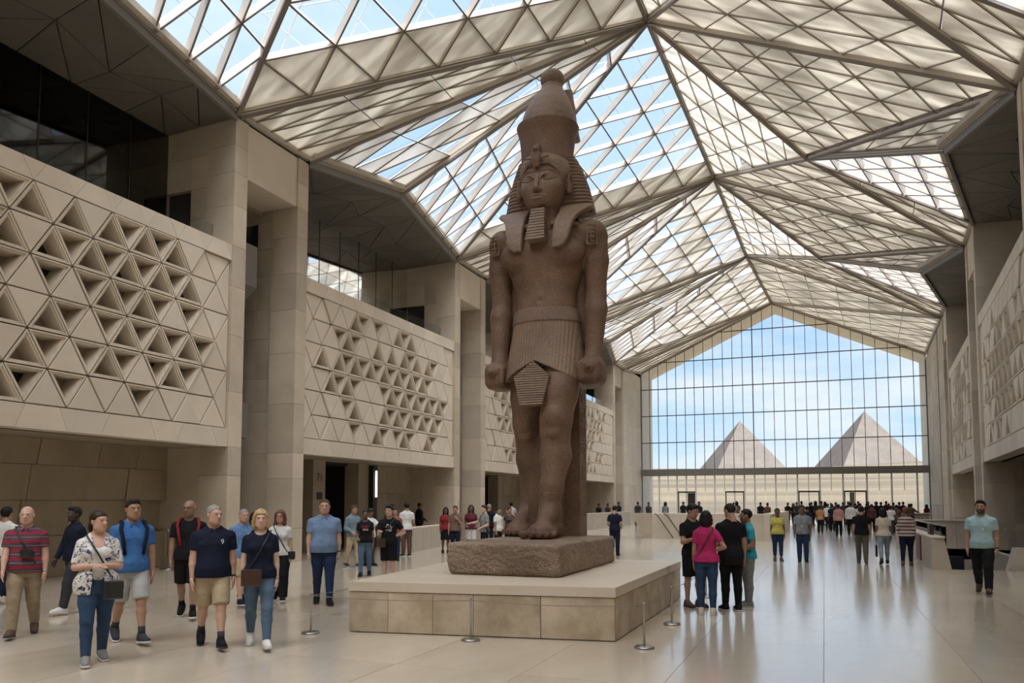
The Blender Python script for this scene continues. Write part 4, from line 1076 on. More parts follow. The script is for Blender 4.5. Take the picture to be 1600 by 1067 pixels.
o, pp = wallpiece('balustrade', [(4.3, 23.2)], 0, 1, 'parapet_stone', 'slanted stone and glass balustrade at the photo edge behind the mint T-shirt', 'balustrade')
m = MB(); m.hexa([(4.15, 23.05, -.4), (4.85, 23.05, -.4), (4.85, 23.5, -.4), (4.15, 23.5, -.4), (4.42, 23.05, .56), (4.85, 23.05, .56), (4.85, 23.5, .56), (4.42, 23.5, .56)]); pp(m, 'stone_cheek', 'parapet_stone')
pp(MB().hexa([(4.3, 23.10, .3), (4.85, 23.10, .56), (4.85, 23.13, .56), (4.3, 23.13, .3), (4.3, 23.10, 1.0), (4.85, 23.10, .98), (4.85, 23.13, .98), (4.3, 23.13, 1.0)]), 'glass_panel', 'clear_glass')
pp(MB().bar((4.22, 23.11, 1.03), (4.87, 23.11, 1.0), .06, .04), 'top_rail', 'steel')
# information desk near the window
o, pp = wallpiece('information_desk', [(5.0, 58)], 0, 1, 'parapet_stone', 'low information desk with a pale top near the far right wall', 'desk')
pp(MB().box(4.3, 6.4, 58.3, 58.9, 0, .95), 'desk_body', 'recess_stone'); pp(MB().box(4.2, 6.5, 58.2, 59.0, .95, 1.0), 'desk_top', 'tile_stone')
# armchairs behind the parapet
plain('black_leather', (.014, .014, .015), .38)
def armchair(x, y, rz, lb):
    t = empty('armchair', (x, y, 0), rz); tag(t, lb, 'armchair', 'black armchairs behind the parapet')
    a = SDF((-.5, -.5, .1), (.5, .5, 1.15), .03)
    a.box((0, .0, .40), (.36, .36, .10), .05, 0); put('seat', mesh_data('seat', *a.mesh(), True), M['black_leather'], t)
    a = SDF((-.6, -.1, .1), (.6, .7, 1.25), .03); a.box((0, .34, .72), (.40, .11, .40), .09, 0); put('backrest', mesh_data('backrest', *a.mesh(), True), M['black_leather'], t)
    for sx in (-1, 1):
        a = SDF((-.6, -.6, .1), (.6, .6, .9), .03); a.box((sx * .42, .0, .48), (.08, .38, .18), .06, 0); put('armrest', mesh_data('armrest', *a.mesh(), True), M['black_leather'], t)
        for sy in (-1, 1): MB().tube([(sx * .34, sy * .3, .0), (sx * .34, sy * .3, .34)], .025, 8).build('leg', M['dark_metal'], t)
armchair(-14.55, 25.4, math.radians(100), 'black leather armchair behind the low parapet, nearer the man in a suit')
armchair(-14.75, 26.6, math.radians(100), 'black leather armchair behind the low parapet, nearer the woman in red')
# lit glass pier and room sign in the second recess
o = empty('light_pier', (-16.0, 26.0, 0)); tag(o, 'dark glass pier with a bright vertical light tube, behind the man in the grey jacket', 'light pier')
MB().box(-.1, .1, -.15, .15, 0, 3.1).build('pier_glass', M['dark_metal'], o)
m_, nt_, b_ = bsdf('tube_light'); b_.inputs['Emission Color'].default_value = (1, .98, .95, 1); b_.inputs['Emission Strength'].default_value = 3.0
MB().box(.10, .13, .02, .09, 1.9, 2.9).build('light_tube', M['tube_light'], o)
def text_mesh(body, size, mat, name, ext=.002):
    cu = bpy.data.curves.new(name, 'FONT'); cu.body = body; cu.size = size; cu.extrude = ext; cu.align_x = 'CENTER'; cu.align_y = 'CENTER'
    ob = bpy.data.objects.new(name, cu); COL.objects.link(ob); dg = bpy.context.evaluated_depsgraph_get(); dg.update()
    me = bpy.data.meshes.new_from_object(ob.evaluated_get(dg)); COL.objects.unlink(ob); bpy.data.objects.remove(ob)
    me.name = name; me.materials.clear(); me.materials.append(mat); return me
sg = empty('room_sign', (-16.08, 22.7, 2.55)); tag(sg, 'dark room number 71 with a small plate on a pier in the recess', 'sign')
t_ = put('number', text_mesh('71', .38, M['dark_metal'], 'number'), None, sg, (0, 0, 0), (PI / 2, 0, PI / 2))
MB().box(-.005, .005, -.16, .16, -.75, -.50).build('plate', M['dark_metal'], sg)
# belt barrier in the first recess
plain('belt_blue', (.10, .17, .33), .7)
for x, y, lb in ((-15.6, 15.55, 'steel belt barrier post by the recess side wall'), (-15.4, 9.6, 'steel belt barrier post near the back wall, hidden by the striped polo')):
    t = empty('belt_post', (x, y, 0)); tag(t, lb, 'barrier post', 'belt barrier posts in the recess')
    MB().lathe([(.17, 0), (.17, .02), (.03, .05)], 20).build('foot_plate', M['steel'], t, True); MB().lathe([(.025, .04), (.025, .95), (.035, .95), (.035, 1.02)], 14).build('post', M['steel'], t, True)
tag(MB().box(-15.52, -15.50, 9.62, 11.9, .88, .95).build('barrier_belt', M['belt_blue']), 'blue barrier belt behind the man in the striped polo', 'barrier belt')
# ------------------------------------------------------------------ people
m_, nt_, b_ = bsdf('skin'); at_ = N(nt_, 'ShaderNodeAttribute', attribute_name='Col'); L(nt_, at_.outputs['Color'], b_.inputs['Base Color'])
b_.inputs['Roughness'].default_value = .5; b_.inputs['Subsurface Weight'].default_value = .0
def cloth(name, col, var=.12, scale=9):
    if name in M: return M[name]
    m, nt, b = bsdf(name); t = N(nt, 'ShaderNodeTexCoord'); n = N(nt, 'ShaderNodeTexNoise'); n.inputs['Scale'].default_value = scale; n.inputs['Detail'].default_value = 4
    L(nt, t.outputs['Object'], n.inputs['Vector']); r = ramp(nt, n.outputs[0], [(.3, tuple(c * (1 - var) for c in col)), (.7, tuple(c * (1 + var) for c in col))])
    L(nt, r.outputs[0], b.inputs['Base Color']); b.inputs['Roughness'].default_value = .85; b.inputs['Specular IOR Level'].default_value = .2
    bp = N(nt, 'ShaderNodeBump'); bp.inputs['Strength'].default_value = .5; bp.inputs['Distance'].default_value = .02
    n2 = N(nt, 'ShaderNodeTexNoise'); n2.inputs['Scale'].default_value = 11; n2.inputs['Detail'].default_value = 2; n2.inputs['Distortion'].default_value = 1.2; L(nt, t.outputs['Object'], n2.inputs['Vector'])
    L(nt, n2.outputs[0], bp.inputs['Height']); L(nt, bp.outputs[0], b.inputs['Normal']); return m
def striped(name, bands, period):
    m = cloth(name, (.5, .5, .5)); nt = m.node_tree; b = nt.nodes['Principled BSDF']; t = N(nt, 'ShaderNodeTexCoord'); sp = N(nt, 'ShaderNodeSeparateXYZ'); L(nt, t.outputs['Object'], sp.inputs[0])
    d = N(nt, 'ShaderNodeMath', operation='DIVIDE'); d.inputs[1].default_value = period; L(nt, sp.outputs['Z'], d.inputs[0])
    fr = N(nt, 'ShaderNodeMath', operation='FRACT'); L(nt, d.outputs[0], fr.inputs[0])
    r = ramp(nt, fr.outputs[0], bands, 'CONSTANT'); L(nt, r.outputs[0], b.inputs['Base Color']); return m
def printed(name, base, ink, scale, lo, hi, ink2=None):
    m = cloth(name, base); nt = m.node_tree; b = nt.nodes['Principled BSDF']; t = N(nt, 'ShaderNodeTexCoord'); n = N(nt, 'ShaderNodeTexNoise'); n.inputs['Scale'].default_value = scale; n.inputs['Detail'].default_value = 2; n.inputs['Distortion'].default_value = 1.0
    L(nt, t.outputs['Object'], n.inputs['Vector']); st = [(0, base), (lo, ink), (hi, ink2 or ink)]
    r = ramp(nt, n.outputs[0], [(0, base), (lo, ink), (hi, ink2 or base)], 'CONSTANT'); L(nt, r.outputs[0], b.inputs['Base Color']); return m
CL = dict(white=(.62, .61, .58), black=(.008, .008, .009), navy=(.008, .011, .026), blue=(.045, .13, .32), lightblue=(.16, .235, .36), skyblue=(.12, .22, .40), denim=(.028, .055, .105), denim_light=(.085, .135, .20), denim_dark=(.015, .028, .07),
          khaki=(.26, .20, .13), sand=(.38, .30, .19), beige=(.42, .34, .22), grey=(.20, .20, .19), grey_jacket=(.15, .20, .235), charcoal=(.035, .035, .04), red=(.22, .02, .025), maroon=(.10, .02, .025), pink=(.40, .025, .11), teal=(.03, .28, .36),
          yellow=(.45, .39, .09), mint=(.30, .43, .45), cream=(.52, .45, .35), orange=(.42, .20, .09), rose=(.46, .24, .20), brown=(.10, .06, .045), olive=(.10, .09, .065), greyblue=(.16, .19, .24), rust=(.22, .07, .04))
def C_(n): return cloth('cloth_' + n, CL[n]) if n in CL else M[n]
striped('cloth_red_stripe', [(0, (.24, .022, .035)), (.36, (.06, .05, .065)), (.56, (.24, .022, .035)), (.62, (.13, .11, .13)), (.76, (.06, .05, .065))], .115)
striped('cloth_brown_stripe', [(0, (.10, .04, .04)), (.45, (.50, .44, .38)), (.60, (.10, .04, .04)), (.70, (.50, .44, .38))], .105)
printed('cloth_floral', (.62, .60, .55), (.035, .035, .11), 22, .56, .66)
printed('cloth_leafprint', (.17, .18, .19), (.33, .34, .35), 9, .54, .60)
printed('cloth_darkprint', (.03, .025, .03), (.22, .13, .09), 26, .58, .70)
printed('cloth_check', (.13, .075, .06), (.24, .16, .13), 45, .52, .60)
SK = dict(fair=(.50, .30, .215), tan=(.36, .20, .13), olive=(.28, .155, .10), brown=(.14, .072, .045), dark=(.055, .030, .021), pale=(.55, .36, .27))
HC = dict(black=(.010, .008, .007), dark=(.022, .014, .010), brown=(.07, .04, .022), blonde=(.40, .27, .13), grey=(.25, .23, .21), auburn=(.13, .055, .03))
for n_, c_ in HC.items():
    m = cloth('hair_' + n_, c_, .35, 30); m.node_tree.nodes['Principled BSDF'].inputs['Roughness'].default_value = .5
plain('eye_white', (.42, .40, .375), .3); plain('eye_dark', (.015, .01, .008), .2); plain('sole_white', (.55, .53, .50), .7); plain('sole_dark', (.02, .02, .02), .7)
plain('gold', (.5, .38, .15), .3, 1.0); plain('black_plastic', (.012, .012, .013), .35)
# one eyeball mesh for all
ev, ef = [], []
eb_ = MB(); eb_.lathe([(.0005, -.0118), (.0045, -.0109), (.0085, -.0082), (.0118, 0), (.0108, .0048), (.0072, .0093), (.0070, .0096), (.0005, .0119)], 12)
eye_me = mesh_data('eye', [(x, -z, y) for x, y, z in eb_.v], eb_.f, True); eye_me.materials.append(M['eye_white']); eye_me.materials.append(M['eye_dark'])
for i_, pg in enumerate(eye_me.polygons):
    if sum(eye_me.vertices[v_].co.y for v_ in pg.vertices) / len(pg.vertices) < -.0078: pg.material_index = 1

SHOES = {}
def shoe_mesh(style, lvl):
    k_ = (style, lvl)
    if k_ in SHOES: return SHOES[k_]
    vx = (.009, .012, .02)[lvl]
    a = SDF((-.09, -.25, -.02), (.09, .14, .19), vx)      # ankle at (0,0,.085), toes towards -y
    a.cone((0, .045, .045), (0, -.02, .05), .046, .046, .02).cone((0, -.05, .04), (.004, -.165, .03), .05, .044, .03, sc=(1, 1, .85)).cone((0, .02, .09), (0, -.10, .05), .045, .035, .03)
    if style == 'high': a.cone((0, .02, .06), (0, .01, .13), .048, .048, .02)
    else: a.cone((0, .02, .05), (0, .012, .095), .047, .045, .02)
    if style == 'sandal': a.clip(lambda x, y, z: z - .045 + 0 * x + 0 * y)
    a.clip(lambda x, y, z: .012 - z + 0 * x + 0 * y)
    up = mesh_data('shoe', *a.mesh(), True)
    b = SDF((-.09, -.26, -.02), (.09, .15, .05), vx * .8)
    b.cone((0, .05, .015), (0, -.02, .015), .05, .05, .02).cone((0, -.03, .015), (.004, -.17, .015), .053, .048, .02)
    b.clip(lambda x, y, z: np.maximum(-z, z - .024) + 0 * x + 0 * y)
    so = mesh_data('sole', *b.mesh(), True); SHOES[k_] = (up, so); return SHOES[k_]
def recolor(me, mat, cache={}):
    k_ = (me.name, mat.name)
    if k_ not in cache:
        c = me.copy(); c.materials.clear(); c.materials.append(mat); cache[k_] = c
    return cache[k_]

ARM = {'down': ((.13, .02, -1), (.04, .16, -1)), 'fwd': ((.12, .28, -1), (.0, .52, -1)), 'back': ((.16, -.36, -1), (.06, -.10, -1)), 'clasp': ((.24, .12, -1), (-.86, .78, .10)),
       'hip': ((.62, -.30, -1), (-.75, .42, -.30)), 'phone': ((.16, .22, -1), (-.30, 1, .30)), 'reach': ((.25, .75, -.75), (.05, 1, -.12)), 'raise': ((.55, .55, .1), (-.35, .35, 1)),
       'bent': ((.18, -.05, -1), (-.15, .9, -.35)), 'strap': ((.16, .15, -1), (-.45, .75, .9)), 'behind': ((.25, -.35, -1), (-.6, -.3, -.6))}
LEG = {'stand': ((2, 1, 0), (-2, -3, 0)), 'walkL': ((19, 9, -6), (-12, -34, 22)), 'walkR': ((-12, -34, 22), (19, 9, -6)), 'stepL': ((12, 5, 0), (-9, -20, 8)), 'stepR': ((-9, -20, 8), (12, 5, 0)),
       'strideL': ((24, 14, -12), (-16, -42, 30)), 'strideR': ((-16, -42, 30), (24, 14, -12))}
def nrm(v): v = np.array(v, float); return v / np.linalg.norm(v)
def person(x, y, H, rel, label, top='tee', tc='white', bottom='trousers', bc='navy', skin='tan', hair='short', hc='black', legs='stand', arms=('down', 'down'), shoe=('low', 'charcoal', 'dark'),
           sex='m', w=1.0, lvl=0, headyaw=0, headpitch=0, beard=0, lean=0, group=None, zoff=0, extra=(), hem=None, inner=None, sock=None):
    rz = math.atan2(-x, y) + math.radians(rel)
    R = empty('person', (x, y, zoff), rz); s = H / 1.75; R.scale = (s, s, s)
    tag(R, label, 'person', group)
    vox = (.0155, .020, .030)[lvl]
    f_ = sex == 'f'; wt = w
    sh = (.162 if f_ else .186) * (1 + .35 * (wt - 1)); hw = .092
    bel = max(0, wt - 1)
    # --- torso sections
    T = [(.80, .135 if not f_ else .15, .10, .012), (.90, .160 if not f_ else .178, .115, .012), (.98, .158 if not f_ else .170, .112, .006), (1.07, .148 if not f_ else .138, .103, 0), (1.17, .152 if not f_ else .138, .104, 0), (1.28, .172 if not f_ else .155, .113, 0), (1.36, .176 if not f_ else .155, .105, .008), (1.415, .150 if not f_ else .132, .085, .014), (1.45, .095, .068, .018), (1.475, .064, .060, .018), (1.50, .055, .055, .018)]
    T = [(z, a * (1 + (wt - 1) * (.8 if z < 1.4 else .4)), b * (1 + (wt - 1) * (1.0 if z < 1.35 else .3)), c - bel * .18 * math.exp(-((z - 1.06) / .14) ** 2)) for z, a, b, c in T]
    def infl(e, z0, z1, fl=0): 
        zs = sorted({z0, z1} | {t[0] for t in T if z0 < t[0] < z1}); Z = [t[0] for t in T]
        return [(z, float(np.interp(z, Z, [t[1] for t in T])) + e + fl * max(0, 1.05 - z), float(np.interp(z, Z, [t[2] for t in T])) + e + fl * max(0, 1.05 - z), float(np.interp(z, Z, [t[3] for t in T]))) for z in zs]
    def front(px, pz, e):
        Z = [t[0] for t in T]; a = np.interp(pz, Z, [t[1] for t in T]) + e; b = np.interp(pz, Z, [t[2] for t in T]) + e; c = np.interp(pz, Z, [t[3] for t in T])
        return c - b * math.sqrt(max(.05, 1 - (px / a) ** 2)) - (bust_y(px, pz) if f_ else 0)
    def bust_y(px, pz): return .03 * math.exp(-((abs(px) - .07) / .06) ** 2 - ((pz - 1.27) / .07) ** 2)
    # --- legs
    J = {}
    for i, sx in ((0, 1), (1, -1)):
        th, ph, fp = LEG[legs][i]; th, ph, fp = map(math.radians, (th, ph, fp))
        hip = np.array((sx * hw, .0, .91)); spread = .012 * sx
        knee = hip + .43 * np.array((spread, -math.sin(th), -math.cos(th))); ank = knee + .405 * np.array((spread * .5, -math.sin(ph), -math.cos(ph)))
        J[sx] = [hip, knee, ank, fp]
    def low(sx):
        a, fp = J[sx][2], J[sx][3]
        return min(a[2] - .085 * math.cos(fp) + (-.0) - .215 * math.sin(fp), a[2] - .085 * math.cos(fp) + .095 * math.sin(fp))
    dz = -min(low(1), low(-1))
    up = np.array((0, 0, dz))
    for sx in J: J[sx][:3] = [p + up for p in J[sx][:3]]
    T = [(t[0] + dz, *t[1:]) for t in T]
    ZT = lambda z: z + dz
    # --- arms
    A = {}
    for i, sx in ((0, 1), (1, -1)):
        (uo, uf, ud), (fo, ff, fd) = ARM[arms[i]] if isinstance(arms[i], str) else arms[i]
        S0 = np.array((sx * sh, .012, ZT(1.368))); u_ = nrm((sx * uo, -uf, ud)); v_ = nrm((sx * fo, -ff, fd))
        E_ = S0 + .275 * u_; W_ = E_ + .245 * v_; A[sx] = (S0, E_, W_, u_, v_)
    pts = np.array([p for sx in J for p in J[sx][:3]] + [p for sx in A for p in A[sx][:3]]); lo = pts.min(0) - .16; hi = pts.max(0) + .16; lo[2] = -.03
    lo[0] = min(lo[0], -.34); hi[0] = max(hi[0], .34); lo[1] = min(lo[1], -.34); hi[1] = max(hi[1], .28); hi[2] = ZT(1.60)
    lw = 1 + .6 * (wt - 1); aw = 1 + .5 * (wt - 1) - (.12 if f_ else 0)
    # --- body (skin), one surface
    meshes = []
    B = SDF(lo, hi, vox)
    B.loft(infl(0, T[0][0], T[-1][0]) if False else [(t[0], t[1] - .008, t[2] - .008, t[3]) for t in T], .03)
    for sx in (1, -1):
        h_, k_, a_, fp = J[sx]
        cal = k_ + (a_ - k_) * .30 + np.array((0, .014, 0))
        B.chain([h_, h_ + (k_ - h_) * .5, k_, cal, a_ + (k_ - a_) * .12], [.088 * lw, .075 * lw, .053 * lw, .053 * lw, .036], .025)
        B.cone(a_ + (k_ - a_) * .12, a_ - np.array((0, 0, .03)), .036, .036, .01)
        S0, E_, W_, u_, v_ = A[sx]
        B.cone((sx * .045, .022, ZT(1.475)), (sx * .15, .014, ZT(1.405)), .036, .034, .03)
        B.chain([S0, S0 + u_ * .13, E_, E_ + v_ * .07, W_], [.055 * aw, .048 * aw, .040 * aw, .041 * aw, .0265], .02)
    HCt = np.array((0, -.014, ZT(1.628)))
    hy, hp = math.radians(headyaw), math.radians(headpitch)
    B.cone((0, .02, ZT(1.44)), (HCt[0], HCt[1] + .025, HCt[2] - .06), .058 * (1 + .3 * (wt - 1)) - (.008 if f_ else 0), .054 * (1 + .25 * (wt - 1)) - (.008 if f_ else 0), .03)
    meshes.append(B.mesh())
    # --- head in its own frame (facing -y)
    hv = (.0075, .010, .016)[lvl]
    def headshape(e=0.0):
        q = SDF((-.125, -.16, -.19), (.125, .15, .16), hv)
        q.ell((0, .012, .032), (.074 + e, .094 + e, .084 + e), 0).ell((0, -.024, -.02), (.0625 + e, .068 + e, .092 + e), .03)
        q.ell((0, -.045, -.082), (.036 + e + .008 * bel * 3, .036 + e, .030 + e), .035)
        for sx in (1, -1): q.ell((sx * .036, -.012, -.062), (.028 + e + .01 * bel * 3, .04 + e, .034 + e), .03)
        return q
    q = headshape()
    q.cone((0, .018, -.06), (0, .035, -.18), .052 - (.008 if f_ else 0), .055 - (.008 if f_ else 0), .02)
    if lvl < 2:
        q.cone((0, -.088, .016), (0, -.106, -.022), .0085, .0125, .012)
        for sx in (1, -1):
            q.ell((sx * .031, -.100, .010), (.020, .020, .011), .012, 's'); q.cone((sx * .012, -.089, .028), (sx * .045, -.080, .027), .0075, .0065, .010)
            q.ell((sx * .011, -.096, -.026), (.008, .009, .007), .006); q.ell((sx * .077, .008, -.004), (.010, .021, .031), .008, rz=sx * .3)
        q.chain([(-.021, -.080, -.0575), (0, -.0885, -.0565), (.021, -.080, -.0575)], [.0045, .0075, .0045], .005); q.chain([(-.018, -.078, -.0665), (0, -.0865, -.0685), (.018, -.078, -.0665)], [.0045, .0085, .0045], .005); q.cone((-.02, -.094, -.0622), (.02, -.094, -.0622), .0028, .0028, .004, 's')
    hvts, hfcs = q.mesh()
    c_h, s_h = math.cos(hy), math.sin(hy); c_p, s_p = math.cos(hp), math.sin(hp)
    HR = np.array([[c_h, -s_h, 0], [s_h, c_h, 0], [0, 0, 1]]) @ np.array([[1, 0, 0], [0, c_p, -s_p], [0, s_p, c_p]])
    hs = 1.05 if f_ else 1.09
    toB = lambda v: (np.asarray(v) * hs) @ HR.T + HCt
    base = np.array(SK[skin]); col = np.tile(base, (len(hvts), 1)); X, Y, Z = hvts.T
    def blend(m, c, k=1.0):
        col[:] = col * (1 - (m * k)[:, None]) + np.array(c) * (m * k)[:, None]
    gs = lambda a, s_: np.exp(-np.clip((a / s_) ** 2, 0, 30))
    fr_ = (Y < -.05).astype(float)
    blend(gs(Z + .0625, .0085) * gs(X, .021) * fr_, base * np.array((.72, .40, .40)), .85)
    if lvl < 2: blend(gs(Z - .029, .0065) * gs(np.abs(X) - .030, .018) * (Y < -.04), HC[hc], .9)
    blend(gs(np.abs(X) - .04, .022) * gs(Z + .025, .02) * fr_, base * np.array((1.05, .82, .8)), .35)
    if beard: blend(np.clip((-.028 - Z) / .012, 0, 1) * np.clip((.03 - Y) / .03, 0, 1) * np.clip((Z + .13) / .015, 0, 1) * (1 - gs(Z + .0625, .007) * gs(X, .018)), HC[hc], beard)
    meshes.append((toB(hvts), hfcs)); nb_ = len(meshes[0][0])
    # --- hands
    if lvl < 2:
        for i, sx in ((0, 1), (1, -1)):
            S0, E_, W_, u_, v_ = A[sx]
            d = v_; ref = np.array((-sx * 1.0, 0, 0)) if abs(d[2]) > .6 else np.array((0, 0, -1.0))     # palm looks to the thigh or down
            n = ref - d * (ref @ d); n = nrm(n); sd = np.cross(d, n) * sx
            if abs(d[2]) > .6 and sd[1] > 0: sd = -sd
            if abs(d[2]) <= .6 and sd[0] * sx > 0: sd = -sd
            P = lambda a, b, c: W_ + d * a + sd * b + n * c
            hvx = (.0062, .009)[lvl]
            hb = SDF(W_ - .24, W_ + .24, hvx) if lvl else SDF(np.minimum(W_, P(.2, 0, 0)) - .085, np.maximum(W_, P(.2, 0, 0)) + .085, hvx)
            hb.cone(P(-.03, 0, 0), P(.02, 0, 0), .0255, .026, .0)
            for b_o in (-.022, 0, .022): hb.cone(P(.02, b_o * .8, 0), P(.085, b_o, .004), .019, .0165, .012)
            cu_ = .5 if arms[i] in ('clasp', 'phone', 'bent', 'strap', 'hip') else .32
            for b_o, ln in ((.033, .070), (.0115, .078), (-.0105, .073), (-.031, .058)):
                r_ = .0088 if not f_ else .0078
                k1 = P(.088 + ln * .45, b_o * 1.05, ln * .45 * cu_); k2 = P(.088 + ln * .82, b_o * 1.08, ln * 1.0 * cu_)
                hb.cone(P(.082, b_o, .003), k1, r_ * 1.05, r_, .004); hb.cone(k1, k2, r_, r_ * .85, .004)
            hb.cone(P(.018, .028, .004), P(.062, .052, .016), .0125, .0105, .008); hb.cone(P(.062, .052, .016), P(.095, .054, .026), .0105, .0085, .004)
            meshes.append(hb.mesh())
    else:
        for sx in (1, -1):
            W_, v_ = A[sx][2], A[sx][4]; hb = SDF(W_ - .2, W_ + .2, .02); hb.cone(W_, W_ + v_ * .15, .03, .028, 0); meshes.append(hb.mesh())
    v, f = join(meshes)
    cc = np.tile(np.append(base, 1), (len(v), 1)); cc[nb_:nb_ + len(col), :3] = col
    me = mesh_data('body', v, f, True); ca = me.color_attributes.new('Col', 'FLOAT_COLOR', 'POINT'); ca.data.foreach_set('color', cc.astype(np.float32).ravel())
    put('body', me, M['skin'], R)
    if lvl == 0:
        for sx in (1, -1):
            e = put('eye', eye_me, None, R, tuple(toB((sx * .031, -.0765, .0090)))); e.scale = (1.0 * hs, hs, .8 * hs); e.rotation_euler = (hp, 0, hy)
    # --- top
    clv = (.0135, .018, .028)[lvl]
    e = .016 if top != 'jacket' else .024
    hz = ZT(hem if hem else (.86 if not f_ else .88)); 
    sl = {'tee': .62, 'polo': .64, 'blouse': .85, 'jacket': 1.9, 'shirt': .72, 'cap_sleeve': .40, 'longsleeve': 1.9, 'dress': .5}[top]
    K_ = SDF((-.62 * 1, -.55, hz - .03), (.62, .45, ZT(1.60)), clv) if sl <= 1 else SDF(lo, hi, clv)
    fl = .10 if top in ('blouse', 'dress') else .04
    K_.loft(infl(e, hz, ZT(1.485), 0) if not fl else [(z, a + .018 * min(1, max(0, (ZT(1.08) - z) / .1)) + fl * max(0, ZT(1.1) - z), b + .018 * min(1, max(0, (ZT(1.08) - z) / .1)) + fl * max(0, ZT(1.1) - z), c) for z, a, b, c in infl(e, hz, ZT(1.475))], .0)
    if f_:
        for sx in (1, -1): K_.ell((sx * .072, -.085, ZT(1.265)), (.075, .07, .075), .04)
    for sx in (1, -1):
        S0, E_, W_, u_, v_ = A[sx]
        K_.cone((sx * .055, .020, ZT(1.460)), (sx * (sh - .03), .014, ZT(1.380)), .040 + e * .6, .042 + e * .6, .03)
        r0 = .060 * aw + e * .2; r1 = (.060 if not f_ else .055) * aw
        K_.ell(S0 + np.array((-sx * .03, 0, -.012)), (.066 * aw, .068 * aw, .058), .04)
        if sl <= 1: K_.cone(S0, S0 + u_ * .275 * sl, r0, r1 + .004, .025, cut1=True)
        else:
            K_.cone(S0, E_, r0, r1, .025); K_.cone(E_, E_ + v_ * .235, r1, .042, .02, cut1=True)
    nk = .070 if not f_ else .085
    if top == 'jacket': nk = .06
    K_.ell((0, -.020 if not f_ else -.035, ZT(1.500)), (nk, nk + .01, .060 if not f_ else .080), .008, 's')
    if top in ('polo', 'shirt', 'jacket'):
        zc = ZT(1.468); K_.chain([(.03 * math.sin(t) * 2.2, .012 - .066 * math.cos(t), zc + .008 - .022 * math.cos(t)) for t in np.linspace(.35, 2 * PI - .35, 14)], [.011] * 14, .006)
        K_.cone((.015, -.075, zc - .005), (.045, -.10, zc - .045), .010, .008, .006); K_.cone((-.015, -.075, zc - .005), (-.045, -.10, zc - .045), .010, .008, .006)
    if inner and lvl == 0:   # open front over a lighter inner top
        K_.op(lambda x, y, z: np.maximum(np.abs(x) - .058 - .10 * np.maximum(0, ZT(1.0) - z), y + .02) + 0 * z, (-.12, -.4, hz - .1), (.12, 0, ZT(1.5)), .005, 's')
    topo = put({'tee': 'tee_shirt', 'polo': 'polo_shirt', 'blouse': 'blouse', 'jacket': 'jacket', 'shirt': 'shirt', 'cap_sleeve': 'tee_shirt', 'longsleeve': 'long_sleeve_top', 'dress': 'dress'}[top], mesh_data('top', *K_.mesh(), True), C_(tc), R)
    if inner and lvl == 0:
        K2 = SDF((-.3, -.4, ZT(.93)), (.3, .3, ZT(1.5)), clv); K2.loft(infl(.008, ZT(.94), ZT(1.40)), 0)
        for sx in (1, -1): K2.ell((sx * .072, -.080, ZT(1.265)), (.075, .07, .075), .04)
        K2.ell((0, -.10, ZT(1.42)), (.09, .09, .10), .01, 's'); put('inner_top', mesh_data('inner_top', *K2.mesh(), True), C_(inner), R)
    # --- bottom
    K_ = SDF(lo, (hi[0], hi[1], ZT(1.05)), clv)
    if bottom == 'skirt':
        K_.loft([(ZT(.50), .19, .15, 0), (ZT(.75), .185, .14, .005)] + infl(.010, ZT(.85), ZT(1.02)), 0)
    else:
        K_.loft(infl(.008, ZT(.80), ZT(1.02)), .03)
        for sx in (1, -1):
            h_, k_, a_, fp = J[sx]
            if bottom == 'shorts':
                K_.cone(h_ + np.array((0, .008, 0)), h_ + (k_ - h_) * .5, .106 * lw, .100 * lw, .03); K_.cone(h_ + (k_ - h_) * .5, h_ + (k_ - h_) * .93, .100 * lw, .092 * lw, .01, cut1=True)
            else:
                g = {'jeans': (.097, .068, .052), 'slim': (.093, .066, .048), 'trousers': (.102, .078, .064), 'wide': (.105, .09, .085), 'crop': (.093, .064, .052)}[bottom]
                en = a_ + (k_ - a_) * (.02 if bottom != 'crop' else .18) - np.array((0, 0, .012 if bottom != 'crop' else 0))
                K_.chain([h_ + np.array((0, .008, 0)), h_ + (k_ - h_) * .5, k_], [max(g[0], .101) * lw, max(.5 * (g[0] + g[1]) + .004, .089) * lw, max(g[1], .066) * (1 + .4 * (wt - 1))], .03); K_.cone(k_, k_ + (a_ - k_) * .35 + np.array((0, .014, 0)), max(g[1], .068) * (1 + .4 * (wt - 1)), max(g[1], .068), .02)
                K_.cone(k_ + (a_ - k_) * .35 + np.array((0, .014, 0)), en, max(g[1], .068), g[2], .02, cut1=True)
    put({'shorts': 'shorts', 'skirt': 'skirt', 'jeans': 'jeans', 'slim': 'jeans'}.get(bottom, 'trousers'), mesh_data('bottom', *K_.mesh(), True), C_(bc), R)
    # --- shoes
    um, sm = shoe_mesh(shoe[0], lvl)
    for sx in (1, -1):
        a_, fp = J[sx][2], J[sx][3]
        o = put('shoe', recolor(um, C_(shoe[1])), None, R); o.rotation_euler = (-fp if False else fp, 0, sx * .10)
        rot = Matrix.Rotation(sx * .10, 4, 'Z') @ Matrix.Rotation(fp, 4, 'X')
        o.matrix_local = Matrix.Translation(Vector(a_)) @ rot @ Matrix.Translation((0, 0, -.085))
        put('sole', recolor(sm, M['sole_white' if shoe[2] == 'white' else 'sole_dark']), None, o)
        if sock and lvl == 0:
            kk = J[sx][1]; MB().tube([a_, a_ + (kk - a_) * .28], [.042, .044], 12).build('sock', C_(sock), R, True)
